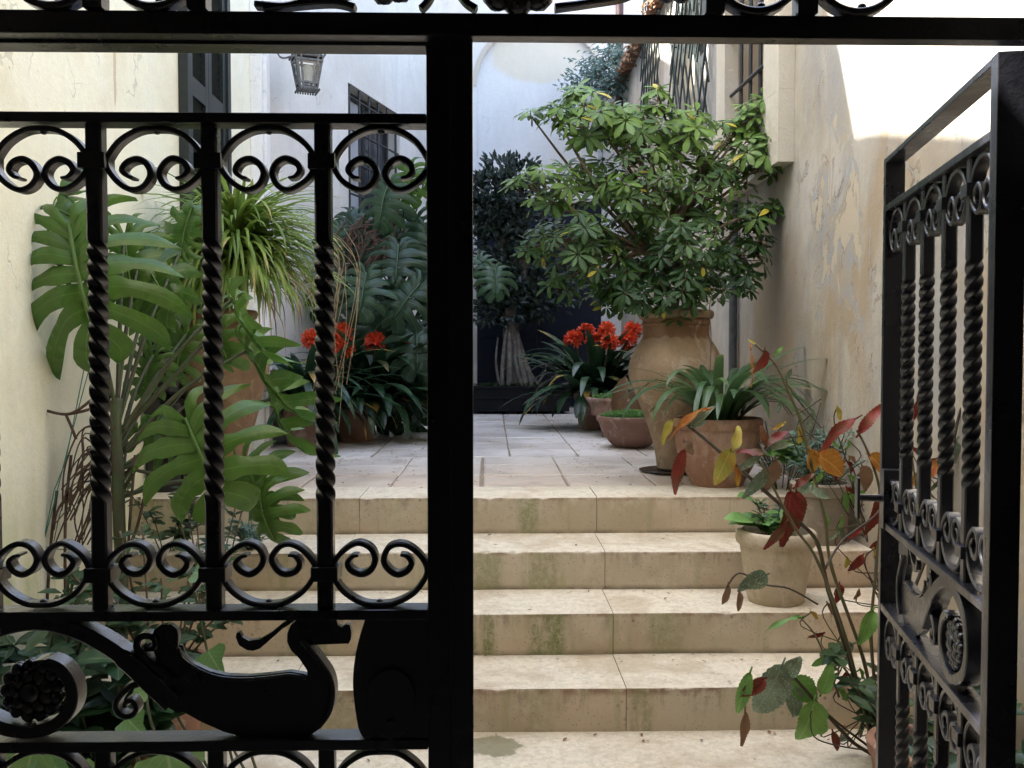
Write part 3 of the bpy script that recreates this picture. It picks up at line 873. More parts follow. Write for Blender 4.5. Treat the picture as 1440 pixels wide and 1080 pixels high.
def trellis(y0, y1, z0, z1, label, broken=False):
    t = thing('trellis', label, 'trellis', (XR - .05, (y0 + y1) / 2, z0), 'wooden trellises on right wall')
    mb = MB()
    sp = .15
    def clip(py, pz, dy, dz):
        ts = []
        t0, t1 = -9, 9
        for p, d, lo, hi in ((py, dy, y0, y1), (pz, dz, z0, z1)):
            a, b = (lo - p) / d, (hi - p) / d
            if a > b: a, b = b, a
            t0 = max(t0, a); t1 = min(t1, b)
        return t0, t1
    for sgn, xoff in ((1, -.035), (-1, -.047)):
        dy, dz = .42, .9 * sgn
        k = -12
        while k < 22:
            py = y0 + k * sp; pz = (z0 + z1) / 2
            t0, t1 = clip(py, pz, dy, dz)
            if t1 - t0 > .12:
                if broken and random.random() < .3: t1 = t0 + (t1 - t0) * rnd(.5, .8)
                e = rnd(0, .04)
                mb.tube([(XR + xoff, py + dy * (t0 - e), pz + dz * (t0 - e)), (XR + xoff - (rnd(0, .05) if broken else 0), py + dy * (t1 + e), pz + dz * (t1 + e))], .009, 4)
            k += 1
    mb.build('lattice', M['trellis'], t)
    for y in (y0 + .05, y1 - .05):
        mb = MB(); mb.tube([(XR + .0, y, (z0 + z1) / 2), (XR - .06, y, (z0 + z1) / 2)], .008, 6); mb.build('fixing', M['dark_metal'], t)
trellis(8.35, 9.35, CZ + 2.45, CZ + 3.5, 'narrow dark diamond trellis at the far end of the right wall')
trellis(6.45, 7.75, CZ + 1.70, CZ + 3.4, 'torn dark trellis over the recessed window on the right wall', True)

def vpipe(name, x, y, z0, z1, r, m, label):
    mb = MB(); mb.tube([(x, y, z0), (x, y, z1)], r, 14)
    o = mb.build(name, m, smooth=False, auto=True); tag(o, label, 'pipe')
    z = z0 + .2
    while z < z1: mb = MB(); mb.tube([(x, y, z), (x, y, z + .03)], r * 1.25, 14); z += .9; mb.build('clamp', m, o)
vpipe('drain_pipe', XR - .035, 5.75, ZT, CZ + .95, .026, M['pipe'], 'dark grey drain pipe on right wall behind the urn')
vpipe('drain_pipe', XR - .03, 6.05, CZ + 1.0, RZT, .025, M['pale_pipe'], 'pale grey pipe on right wall beside the window surround')
vpipe('downpipe', jx(869, YB) , YB - .05, CZ + 2.6, CZ + 5, .045, M['brown_pipe'], 'dark red brown downpipe on the back wall above the creeper')
vpipe('drain_pipe', jx(843, YB), YB - .04, CZ + 1.9, CZ + 3.4, .03, M['pale_pipe'], 'thin pale pipe on back wall beside the arch')

# unseen covered passage around the camera, built to keep front light off the gate
ps = thing('gate_passage', 'unseen plastered passage around the viewer, blocking light in front of the gate', 'wall', (0, -2, -.1))
mb = MB()
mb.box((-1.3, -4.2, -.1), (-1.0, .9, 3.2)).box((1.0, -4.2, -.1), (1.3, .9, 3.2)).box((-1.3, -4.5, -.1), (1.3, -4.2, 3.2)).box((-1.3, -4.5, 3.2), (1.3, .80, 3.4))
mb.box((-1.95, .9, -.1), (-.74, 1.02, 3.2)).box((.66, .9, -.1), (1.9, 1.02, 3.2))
mb.build('light_block_walls', M['passage'], ps)
mb = MB(); mb.box((-1.0, -4.2, -.2), (1.0, .6, -.004)); struct(mb.build('passage_floor', M['grout']))
mb = MB(); mb.box((-2.6, -.2, 3.41), (2.3, .80, 6.4)); 
mb.build('upper_facade', M['wall_far'], ps)

exec_after = []
# ------------------------------------------------------------------ iron gate
GY = 1.0
XH = P(-198, 540, GY).x
def GL(px, py):
    p = P(px, py, GY); return (p.x - XH, p.z)
def gz(py): return P(300, py, GY).z
def gx(px): return P(px, 540, GY).x - XH
BARS = [-17, 140, 300, 457]
def gate_leaf(root, mir):
    sc = .9 if mir else 1.0
    xf = (lambda p: Vector((-p.x * sc, p.y, p.z - (.006 if mir else 0)))) if mir else None
    def nm(): return MB(xf=xf, flip=mir)
    I = M['iron']
    zt, zb = gz(57), .03
    mb = nm(); mb.box((0, -.0155, zb), (gx(-164), .0155, zt)); mb.build('stile', I, root, bevel=.0012)
    e = gx(602)
    mb = nm()
    if mir:
        mb.box((e, -.0155, zb), (e + .018, .0155, zt))
        mb.build('stile', I, root, bevel=.0012)
        W = e + .018
        mb = nm(); mb.box((e - .03, -.0175, gz(868)), (e - .001, .0175, gz(740))); mb.build('strike_plate', I, root, bevel=.0015)
        h = nm(); z0 = gz(805)
        h.tube([(e - .004, -.016, z0), (e - .004, -.052, z0)], .006, 10); hd = h.build('door_pull', I, root, auto=True)
        h = nm(); h.box((e - .018, -.057, z0 - .035), (e + .012, -.0525, z0 + .035)); h.build('pull_plate', I, hd, bevel=.002)
    else:
        mb.box((e, -.0155, zb), (gx(640), .0155, zt)); mb.build('stile', I, root, bevel=.0012)
        mb = nm(); mb.box((gx(634), -.026, zb), (gx(666), -.016, zt)); mb.build('closing_strip', I, root, bevel=.0012)
        W = gx(640)
    x0, x1 = gx(-164) + .0003, e - .0003
    for (a, b) in ((57.5, 69), (163, 177), (854, 868), (1034, 1049)):
        mb = nm(); mb.box((x0, -.0150, gz(b)), (x1, .0150, gz(a))); mb.build('rail', I, root, bevel=.0012)
    mb = nm(); mb.box((x0, -.015, zb + .002), (x1, .015, zb + .014)); mb.build('rail', I, root, bevel=.0012)
    # twisted bars
    def bar(px, za, zb_, ta, tb):
        hw = .0080; cx_ = gx(px); mb = nm(); rings = []
        z = za; step_ = .0021; zz = [za]
        while z > zb_: z -= step_; zz.append(max(z, zb_))
        for z in zz:
            ang = 0
            if z < ta: ang = (ta - max(z, tb)) / .0166 * math.pi / 2
            ease = 1
            ring = []
            for k in range(8):
                # square with slightly eased corners
                ca = math.pi / 4 + (k // 2) * math.pi / 2 + (-.13 if k % 2 == 0 else .13)
                rr = hw * 1.34 if tb < z < ta else hw * 1.37
                ring.append(mb.vert((cx_ + rr * math.cos(ca + ang), rr * math.sin(ca + ang), z)))
            rings.append(ring)
        for q, w_ in zip(rings, rings[1:]):
            for k in range(8): mb.face((q[k], w_[k], w_[(k + 1) % 8], q[(k + 1) % 8]))
        mb.build('twisted_bar', I, root, auto=True)
    q4 = .0166
    def snap(ta, tb): n = round((ta - tb) / q4); return ta, ta - n * q4
    for px in BARS:
        ta, tb = snap(gz(338), gz(700)); bar(px, gz(177.5), gz(853.5), ta, tb)
        ta, tb = snap(gz(1049) - .12, .16); bar(px, gz(1049.5), zb + .0145, ta, tb)
    # C scrolls and collars
    panels = [(-164, BARS[0] - 12)] + [(a + 12, b - 12) for a, b in zip(BARS, BARS[1:])] + [(BARS[-1] + 12, 602)]
    half = [(0, 181), (-24, 184), (-48, 198), (-63, 217), (-67, 232), (-58, 250), (-42, 263), (-27, 267), (-13, 260), (-6, 245), (-12, 231), (-25, 224), (-39, 229), (-45, 240), (-38, 249), (-29, 251)]
    def scroll(px0, px1, y0, up):
        c = (px0 + px1) / 2 + rnd(-1.2, 1.2); k = (px1 - px0) / 134; jt = [(rnd(-.7, .7), rnd(-.7, .7)) if 3 < i_ else (0, 0) for i_ in range(32)]
        pts2 = []
        for sgn in (-1, 1):
            q = [(c + (-sgn) * dx * k + jt[i_ + (8 if sgn > 0 else 0)][0], ((y0 + (yy - 181)) if not up else (y0 - (yy - 181))) + jt[i_ + (8 if sgn > 0 else 0)][1]) for i_, (dx, yy) in enumerate(half)]
            pts2.append(q)
        full = pts2[0][::-1][:-1] + pts2[1]
        pp = crom([(a, b, 0) for a, b in full], 6)
        n = len(pp)
        th = []
        for i in range(n):
            s_ = abs(i / (n - 1) - .5) * 2
            th.append(.0058 if s_ < .45 else .0058 + .0010 * math.sin((s_ - .45) / .55 * math.pi) - (.0032 * max(0, (s_ - .85) / .15)))
        mb = nm(); mb.band([GL(p.x, p.y) for p in pp], th, -.0085, .0085)
        o = mb.build('scroll', I, root, auto=True)
        mb = nm(); gx_, gz_ = GL(c, y0 + (3.5 if not up else -3.5)); mb.ball((gx_, 0, gz_), .0042, .0042, .003, 10, 6); mb.build('rivet', I, o, smooth=True)
    for a, b in panels:
        scroll(a, b, 182, False); scroll(a, b, 849, True); scroll(a, b, 1054, False)
    def collar(px, y0, y1):
        mb = nm(); c = gx(px); mb.box((c - .0145, -.0140, gz(y1)), (c + .0145, .0140, gz(y0))); mb.build('collar', I, root, bevel=.001)
    for px in BARS:
        collar(px, 218, 240); collar(px, 795, 815); collar(px, 1090, 1112)
    # lower panel beast: long-necked bird-like figure cut from plate
    def C8(x, y): return (180 + x / 2.572, 660 + y / 2.572)
    body = [(90, 600), (100, 575), (125, 557), (160, 557), (182, 575), (187, 602), (184, 640), (200, 668), (240, 698), (300, 726), (360, 740), (440, 743), (520, 736), (590, 727), (638, 735), (652, 742), (650, 722), (622, 680), (592, 650), (578, 620), (579, 590), (590, 562), (612, 541), (757, 541), (761, 560), (775, 568), (790, 556), (804, 560), (810, 585), (808, 612), (800, 626), (720, 629), (668, 631), (632, 603), (670, 640), (710, 688), (738, 730), (752, 780), (750, 830), (735, 880), (700, 930), (650, 964), (580, 974), (440, 968), (350, 944), (262, 905), (205, 872), (180, 874), (160, 862), (128, 838), (150, 815), (166, 790), (150, 755), (120, 720), (108, 690), (94, 640)]
    pts = [GL(*C8(*p)) for p in body]
    mb = nm(); mb.plate([(a, b) for a, b in pts], -.004, .004)
    bd = mb.build('beast_figure', I, root, auto=True)
    rim = crom([(*GL(*C8(*p)), 0) for p in [(187, 640), (200, 676), (240, 708), (300, 737), (360, 750), (440, 753), (520, 746), (590, 738), (645, 750)]], 5)
    mb = nm(); mb.tube([(p.x, -.005, p.y) for p in rim], .0022, 6); mb.tube([(p.x, .005, p.y) for p in rim], .0022, 6); mb.build('raised_rim', I, bd, smooth=True)
    rim = crom([(*GL(*C8(*p)), 0) for p in [(636, 612), (670, 650), (706, 696), (732, 736), (744, 782), (742, 828), (728, 874), (694, 920)]], 5)
    mb = nm(); mb.band([(p.x, p.y) for p in rim], .006, -.011, .011); mb.build('edge_strip', I, bd, auto=True)
    ear = [(605, 545), (560, 575), (520, 610), (480, 645), (455, 653), (432, 650), (405, 633), (393, 605), (396, 588), (408, 585), (416, 603), (440, 617), (480, 611), (520, 588), (560, 555), (585, 541)]
    mb = nm(); mb.plate([GL(*C8(*p)) for p in ear], -.0035, .0035); mb.build('crest', I, bd)
    # tail scroll
    tail = crom([(246, 985, 0), (215, 955, 0), (178, 921, 0), (140, 896, 0), (100, 879, 0), (55, 872, 0), (5, 882, 0), (-38, 908, 0), (-55, 950, 0), (-40, 990, 0), (0, 1015, 0), (42, 1024, 0), (80, 1016, 0), (104, 992, 0), (106, 962, 0), (92, 938, 0), (70, 928, 0), (54, 930, 0)], 7)
    n = len(tail)
    th = [(.021 if i / n < .12 else .018 - .006 * (i / n)) * (1 if i / n < .93 else .6) for i in range(n)]
    mb = nm(); mb.band([GL(p.x, p.y) for p in tail], th, -.0125, .0125); ts = mb.build('tail_scroll', I, bd, auto=True)
    for cur, t0 in (([(250, 956), (225, 937), (200, 915), (196, 903), (202, 893), (214, 892), (221, 898), (220, 908), (211, 909), (209, 903)], .009),
                    ([(222, 958), (205, 957), (186, 963), (170, 978), (166, 992), (175, 1003), (188, 1003), (195, 994), (190, 983), (181, 984), (179, 991)], .008)):
        q = crom([(a, b, 0) for a, b in cur], 6); m_ = len(q)
        mb = nm(); mb.band([GL(p.x, p.y) for p in q], [t0 * (1 - .45 * i / m_) for i in range(m_)], -.009, .009); mb.build('small_scroll', I, bd, auto=True)
    mb = nm(); cx_, cz_ = GL(47, 970)
    for s_ in (-1, 1):
        for ringr, cnt, br in ((.0275, 13, .0075), (.017, 9, .0085), (.0, 1, .0115)):
            for k in range(cnt):
                a = 2 * math.pi * k / cnt + ringr * 60
                mb.ball((cx_ + ringr * math.cos(a), s_ * (.003 + (.0275 - ringr) * .18), cz_ + ringr * math.sin(a)), br, .006, br, 9, 6, .06)
    mb.build('rosette', I, ts, smooth=True)
    if not mir:
        lp = [C8(*p) for p in [(862, 541), (842, 600), (827, 670), (820, 760), (828, 850), (842, 925), (862, 985)]] + [(606, 1033), (606, 866)]
        lp[6] = (lp[6][0], 1033); lp[0] = (lp[0][0], 867)
        cv = crom([(*p, 0) for p in lp[:7]], 5)
        mb = nm(); mb.plate([GL(p.x, p.y) for p in cv] + [GL(606, 1033), GL(606, 868)], -.013, .013)
        lk = mb.build('lock_plate', I, root, auto=True)
        mb = nm(); N_ = 28; cc = C8(957, 800)
        ov = [(cc[0] + 34 * math.cos(2 * math.pi * k / N_), cc[1] + (37 if math.sin(2 * math.pi * k / N_) < 0 else 58) * math.sin(2 * math.pi * k / N_)) for k in range(N_)]
        mb.plate([GL(*p) for p in ov], -.019, -.0135); es = mb.build('escutcheon', I, lk, bevel=.0015)
        mb = nm(); kz = GL(cc[0], cc[1] + 38); mb.tube([(kz[0], -.0135, kz[1]), (kz[0], -.024, kz[1])], .006, 12); mb.box((kz[0] - .002, -.023, kz[1] - .018), (kz[0] + .002, -.0195, kz[1])); mb.build('keyhole_boss', I, es)
    # hinges
    for z in (() if mir else (gz(250), gz(900), .25)):
        mb = nm(); hy = .012; mb.tube([(-.006, hy, z - .02), (-.006, hy, z + .02)], .007, 12); mb.build('hinge', I, root, auto=True)

gl_ = thing('gate_leaf', 'closed left leaf of the black wrought iron gate with lock plate', 'gate', (XH, GY, 0), 'leaves of the iron gate', local=True)
gate_leaf(gl_, False)
dirL = Vector((.1998, .9798))
gr_ = thing('gate_leaf', 'right leaf of the black iron gate, swung open towards the steps', 'gate', (.566, .995, 0), 'leaves of the iron gate', rotz=math.atan2(dirL.y, dirL.x) - math.pi, local=True)
gate_leaf(gr_, True)

# frame: lintel and overlight
fr = thing('iron_gateway', 'black iron lintel bar with scrolled overlight above both gate leaves', 'gate frame', (0, .967, 0))
I = M['iron']
LY0, LY1 = .962, .983
zl0, zl1 = P(300, 57.5, .983).z, P(300, 15, .962).z
mb = MB(); mb.box((-.739, LY0, zl0), (.659, LY1, zl1)); mb.build('lintel', I, fr, bevel=.0015)
mb = MB(); mb.box((-.739, .94, 0), (XH - .018, 1.04, zl0 - .0005)); mb.build('jamb', I, fr)
mb = MB(); mb.box((.60, .94, 0), (.659, 1.0, zl0 - .0005)); mb.build('jamb', I, fr)
OZ = zl1
def ox(px): return P(px, 10, .965).x
S1 = .965 / FPX
for px in (135, 280, 1003, 1132):
    mb = MB(); wd = 13 if px != 1132 else 14
    mb.box((ox(px) - wd * S1, .955, OZ + .0005), (ox(px) + wd * S1, .975, CZ + 1.2)); mb.build('bar', I, fr)
for (c, r) in ((76, 62), (217, 60), (1062, 62), (1204, 62)):
    pts = []
    for k in range(70):
        a = R(-90) + R(160) - R(320) * k / 69
        pts.append((ox(c) + r * S1 * math.cos(a) * 1.0, OZ + .003 + r * S1 * (1 + math.sin(a))))
    mb = MB(); mb.band(pts, .008, .956, .974); o = mb.build('scroll', I, fr, auto=True)
    mb = MB(); mb.ball((ox(c + 8), .965, OZ + .010), .005, .005, .004, 8, 5); mb.build('rivet', I, o, smooth=True)
def lump(c, zc, rr, n):
    mb = MB(); z0 = OZ + zc + .020
    for k in range(n):
        a = 2 * math.pi * k / n
        mb.ball((ox(c) + rr * .72 * math.cos(a), .965, z0 + rr * .72 * math.sin(a)), rr * .34, .014, rr * .34, 10, 6, .05)
        mb.ball((ox(c) + rr * .4 * math.cos(a + .3), .958, z0 + rr * .4 * math.sin(a + .3)), rr * .28, .014, rr * .28, 10, 6, .05)
    mb.ball((ox(c), .955, z0), rr * .35, .02, rr * .35, 12, 7)
    mb.build('leaf_boss', I, fr, smooth=True)
lump(545, .034, .043, 11); lump(728, .036, .055, 12); lump(948, .03, .036, 10); lump(335, .035, .032, 9)
for pts in ([(360, 8), (400, 10), (430, 4), (470, -2), (510, -12)], [(372, 14), (420, 8), (470, 5), (500, 12)], [(780, 12), (830, 5), (880, -4), (905, -20)], [(640, -16), (655, 4), (670, 14)], [(612, -16), (603, 2), (592, 14)]):
    q = crom([(ox(a), P(a, b, .965).z, 0) for a, b in pts], 6)
    mb = MB(); mb.band([(p.x, p.y) for p in q], .006, .957, .973); mb.build('scroll', I, fr, auto=True)

# ------------------------------------------------------------------ pots
def soil(c, r, z, root):
    mb = MB(); c = Vector(c); rg = []
    n = 26
    for rr in (0, .35, .7, 1.0):
        rg.append([mb.vert((c.x + r * rr * math.cos(2 * math.pi * k / n), c.y + r * rr * math.sin(2 * math.pi * k / n), z + rnd(-.006, .006) + .012 * (1 - rr))) for k in range(n)])
    for a, b in zip(rg, rg[1:]):
        for k in range(n): mb.face((a[k], b[k], b[(k + 1) % n], a[(k + 1) % n]))
    mb.build('soil', M['soil'], root, smooth=True)
def pot(name, label, cat, c, prof, mat, soilz=None, wob=.006, seg=56, group=None, rimh=None):
    """prof: outer profile bottom->rim, closed with an inner wall"""
    t = thing(name, label, cat, c, group)
    top = prof[-1]; th = .018 if top[0] > .1 else .011
    inner = [(top[0] - th * .4, top[1] + .004), (top[0] - th, top[1] + .001), (top[0] - th * 1.2, top[1] - .03), (max(.02, top[0] - th * 1.6), top[1] - .10 if top[1] > .2 else top[1] * .35)]
    mb = MB(); mb.lathe(c, prof + inner, seg, wob)
    mb.build('body', mat, t, auto=True)
    if soilz is not None:
        soil(c, top[0] - th * 1.25, c[2] + soilz, t)
    return t
def smoothprof(p, n=5):
    return [(q.x, q.y) for q in crom([(a, b, 0) for a, b in p], n)]

# right urn
UC = (jx(951, 4.93), 4.93, ZT)
urnp = smoothprof([(.098, .012), (.104, .06), (.122, .17), (.160, .31), (.205, .44), (.240, .54), (.252, .60), (.245, .67), (.215, .75), (.188, .80)], 5) + [(.186, .805), (.180, .815), (.178, .84), (.180, .862), (.178, .885), (.184, .89), (.184, .90), (.180, .905), (.181, .925), (.195, .93), (.203, .945), (.203, .965), (.197, .975)]
urnp = [(r_, z_ * .875) for r_, z_ in urnp]
pot('urn', 'big ochre terracotta urn on terrace holding the umbrella tree', 'urn', (UC[0], UC[1], UC[2] + .012), urnp, M['tc_urn'], .81)
mb = MB(); mb.lathe((UC[0] - .01, UC[1], ZT), [(.16, 0), (.175, .004), (.185, .010), (.178, .0115), (.10, .0116)], 48); tag(mb.build('saucer', M['black_plastic'], auto=True), 'thin dark saucer under the big ochre urn', 'saucer')
# left urn
UL = (jx(313, 4.5), 4.5, ZT)
up2 = smoothprof([(.10, .0), (.108, .05), (.135, .20), (.185, .38), (.222, .52), (.228, .58), (.215, .66), (.18, .73), (.160, .76)], 5) + [(.158, .80), (.172, .81), (.178, .83), (.172, .845)]
pot('urn', 'reddish terracotta urn on left of terrace behind gate bars', 'urn', UL, up2, M['tc_urn2'], .80)
# round pot right
RP = (jx(1011, 4.42), 4.42, ZT)
rp = smoothprof([(.12, 0), (.135, .03), (.175, .11), (.198, .19), (.202, .245), (.196, .275)], 5) + [(.205, .28), (.214, .29), (.216, .315), (.211, .325)]
pot('terracotta_pot', 'round red terracotta pot at the terrace edge below strap leaves', 'pot', RP, rp, M['tc_red'], .28)
# pale pot on step
PP = (jx(1096, 3.50), 3.50, Z3)
pp = [(.100, 0), (.104, .006), (.110, .03)] + [(.110 + .028 * k / 8, .03 + .19 * k / 8) for k in range(1, 9)] + [(.144, .222), (.150, .228), (.153, .242), (.152, .268), (.147, .275)]
pot('terracotta_pot', 'pale flared terracotta pot standing on second step at right', 'pot', PP, pp, M['tc_pale'], .24)
# bowls
def bowlprof(r, h): return smoothprof([(r * .42, 0), (r * .62, h * .12), (r * .86, h * .48), (r * .97, h * .82)], 5) + [(r * 1.02, h * .86), (r * 1.04, h * .93), (r * 1.02, h)]
B1 = (jx(889, 6.25), 6.25, ZT); B2 = (jx(874, 7.0), 7.0, ZT + .10)
pot('shallow_bowl', 'front shallow terracotta bowl of bright green cover beside the urn', 'bowl', B1, bowlprof(.235, .21), M['tc_bowl'], .185, .012)
pot('shallow_bowl', 'rear shallow terracotta bowl, partly hidden behind the front one', 'bowl', B2, bowlprof(.25, .20), M['tc_bowl'], .175, .012)
mb = MB(); mb.lathe((B2[0], B2[1], ZT), [(.15, 0), (.15, .098), (.10, .0985)], 30); tag(mb.build('pot_stand', M['tc_bowl'], auto=True), 'low round clay stand under the rear bowl', 'stand')
# clivia pots
CL = (jx(500, 6.75), 6.75, ZT); CL2 = (jx(432, 6.35), 6.35, ZT); CR = (jx(836, 7.75), 7.75, ZT)
cp = [(.125, 0), (.13, .02), (.165, .26), (.175, .265), (.18, .30), (.175, .305)]
pot('terracotta_pot', 'brown terracotta pot under the flowering clivia on the left', 'pot', CL, cp, M['tc_red'], .27)
pot('terracotta_pot', 'dark clay pot under the leftmost strap leaved clump', 'pot', CL2, cp, M['tc_bowl'], .27)
pot('terracotta_pot', 'clay pot hidden under the flowering clivia near the urn', 'pot', CR, cp, M['tc_bowl'], .27)
# planter for ficus
FC = (jx(735, 9.95), 9.95, ZT)
pl = thing('planter_box', 'long low black planter box at the foot of navy door', 'planter', FC)
mb = MB(); fx0, fx1 = jx(640, 9.7), jx(800, 9.7)
mb.box((fx0, 9.62, ZT + .03), (fx1, 9.66, ZT + .27)).box((fx0, 10.26, ZT + .03), (fx1, 10.30, ZT + .27)).box((fx0, 9.661, ZT + .03), (fx0 + .04, 10.259, ZT + .27)).box((fx1 - .04, 9.661, ZT + .03), (fx1, 10.259, ZT + .27))
mb.box((fx0 - .012, 9.605, ZT + .271), (fx1 + .012, 9.67, ZT + .295)).box((fx0 - .012, 9.605, ZT + .16), (fx1 + .012, 9.619, ZT + .18))
for x in (fx0 + .1, (fx0 + fx1) / 2, fx1 - .1): mb.box((x - .05, 9.66, ZT), (x + .05, 10.2, ZT + .029))
mb.build('box', M['black_wood'], pl, bevel=.003)
mb = MB(); mb.box((fx0 + .041, 9.661, ZT + .04), (fx1 - .041, 10.259, ZT + .25)); mb.build('soil', M['soil'], pl)
# glossy black containers in the left corner
BP = (jx(240, 4.35), 4.30, ZT)
t = thing('black_container', 'glossy black plastic container standing between left wall and urn', 'container', BP)
mb = MB(); mb.lathe(BP, [(.075, 0), (.08, .02), (.10, .40), (.108, .41), (.108, .43), (.095, .435)], 36); mb.build('base', M['black_plastic'], t, auto=True)
mb = MB(); mb.lathe((BP[0], BP[1], BP[2] + .436), smoothprof([(.06, 0), (.085, .03), (.10, .12), (.10, .20), (.085, .27), (.07, .29)], 4) + [(.08, .30), (.075, .31), (.05, .312)], 36); mb.build('top', M['black_plastic'], t, auto=True)

# ------------------------------------------------------------------ lantern
LC = P(432, 104, 6.45)
lt = thing('wall_lantern', 'dark metal lantern with pale glass hanging from a bracket', 'lantern', LC, None)
lt.rotation_euler = (0, 0, R(22)); ORG[lt.name] = Vector((0, 0, 0))
ht, wt, wb = .105, .092, .058
mb = MB()
cor = [(-1, -1), (1, -1), (1, 1), (-1, 1)]
for sx, sy in cor: mb.tube([(sx * wb, sy * wb, -ht), (sx * wt, sy * wt, ht)], .008, 4)
for (w_, z) in ((wb, -ht), (wt, ht)):
    for a, b in zip(cor, cor[1:] + cor[:1]): mb.tube([(a[0] * w_, a[1] * w_, z), (b[0] * w_, b[1] * w_, z)], .009, 4)
for a, b in zip(cor, cor[1:] + cor[:1]):
    for f in (.16, .86):
        q = wb + (wt - wb) * f
        mb.tube([(a[0] * q, a[1] * q, -ht + 2 * ht * f), (b[0] * q, b[1] * q, -ht + 2 * ht * f)], .010, 4)
    for f in (.18, .82):
        A = Vector((a[0], a[1], 0)) * (1 - f) + Vector((b[0], b[1], 0)) * f
        mb.tube([(A.x * wb, A.y * wb, -ht), (A.x * wt, A.y * wt, ht)], .010, 4)
for (w_, z, s_) in ((wb + .012, -ht - .012, -1), (wt + .012, ht + .010, 1)):
    for a, b in zip(cor, cor[1:] + cor[:1]):
        for k in range(9):
            f = k / 8; x = (a[0] * (1 - f) + b[0] * f) * w_; y = (a[1] * (1 - f) + b[1] * f) * w_
            mb.ball((x, y, z), .007, .007, .009, 6, 4)
mb.build('frame', M['lead'], lt, auto=True)
mb = MB()
n0 = [mb.vert((sx * wt, sy * wt, ht + .005)) for sx, sy in cor]; n1 = [mb.vert((sx * .035, sy * .035, ht + .075)) for sx, sy in cor]
for k in range(4): mb.face((n0[k], n0[(k + 1) % 4], n1[(k + 1) % 4], n1[k]))
mb.face(n1)
mb.tube([(0, 0, ht + .075), (0, 0, ht + .13)], .012, 8)
n0 = [mb.vert((sx * wb, sy * wb, -ht - .004)) for sx, sy in cor]; mb.face(n0)
mb.build('roof', M['lead'], lt)
for a, b in zip(cor, cor[1:] + cor[:1]):
    mb = MB(); i = []
    for (p, f) in ((a, .13), (b, .13), (b, .87), (a, .87)):
        q = (wb + (wt - wb) * f) * .985; i.append(mb.vert((p[0] * q, p[1] * q, -ht + 2 * ht * f)))
    mb.face(i); mb.build('glass_pane', M['glass'], lt)
mb = MB(); mb.lathe((0, 0, -.08), smoothprof([(.018, 0), (.020, .03), (.034, .08), (.036, .11), (.02, .135)], 4), 16); mb.build('bulb', M['bulb'], lt, smooth=True)
mb = MB()
wl = Vector((-.30, -.0, .16))
mb.tube(crom([(-.10, -.1, .085), (-.17, -.06, .07), (-.20, -.03, .10), (-.20, -.02, .17)], 6), .007, 6)
mb.tube([(0, 0, ht + .12), (0, 0, ht + .17), (-.12, .02, ht + .19), (-.40, .06, ht + .17)], .009, 6)
mb.box((-.42, .0, ht + .03), (-.40, .12, ht + .22))
mb.build('bracket', M['lead'], lt)

# ------------------------------------------------------------------ plants: umbrella tree in the big urn
um = thing('umbrella_tree', 'large green umbrella tree with fingered leaves growing from the urn', 'plant', (UC[0], UC[1], UC[2] + .81))
blobs = [(830, 165, 60, -.05), (780, 158, 26, -.1), (895, 175, 62, .0), (955, 190, 50, .05), (1060, 165, 38, .1), (1088, 178, 22, .1), (1030, 195, 36, .15), (1070, 215, 34, 0),
         (770, 262, 42, -.1), (835, 262, 58, .1), (905, 260, 70, -.1), (985, 270, 60, .0), (1048, 300, 40, .05), (1005, 235, 36, .15),
         (770, 340, 34, .1), (820, 345, 60, -.1), (890, 345, 70, .15), (960, 350, 72, -.15), (1035, 350, 48, .0), (1060, 300, 26, -.05),
         (850, 400, 46, .1), (890, 400, 48, -.05), (960, 410, 46, -.2), (1015, 400, 38, -.05)]
br = MB(); fo = MB()
base = Vector((UC[0], UC[1], UC[2] + .81))
forks = [base + Vector((-.16, 0, .38)), base + Vector((.06, -.03, .40)), base + Vector((.15, .05, .30)), base + Vector((-.02, .06, .50))]
for fk, off in zip(forks, (-.05, .0, .05, .02)):
    br.tube(crom([base + Vector((off, 0, -.04)), base + Vector((off * 1.5 + rnd(-.02, .02), 0, .10)), fk], 5), [.024 - .0008 * k for k in range(11)], 8)
def whorl(c, up, ls, nl):
    up = up.normalized(); t1 = up.orthogonal().normalized(); t2 = up.cross(t1)
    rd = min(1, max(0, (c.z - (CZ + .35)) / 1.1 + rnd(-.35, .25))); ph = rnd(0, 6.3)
    for k in range(nl):
        a = ph + 2 * math.pi * k / nl + rnd(-.12, .12)
        rad = t1 * math.cos(a) + t2 * math.sin(a)
        d = (rad + up * rnd(-.2, .35) + Vector((0, 0, -.13))).normalized()
        l_ = ls * rnd(.8, 1.12)
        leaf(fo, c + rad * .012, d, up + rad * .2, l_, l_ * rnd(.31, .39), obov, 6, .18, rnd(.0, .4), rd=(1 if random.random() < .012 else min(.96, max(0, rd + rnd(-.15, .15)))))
blobs += [(748, 165, 14, 0), (730, 256, 15, 0), (738, 348, 16, 0), (1104, 190, 20, .1), (1075, 150, 24, .1), (1050, 250, 24, .1), (1085, 235, 16, .1), (1092, 292, 16, 0), (1078, 345, 18, 0), (815, 135, 18, 0), (925, 130, 16, 0), (1050, 392, 20, 0), (790, 395, 26, 0), (1040, 232, 20, 0)]
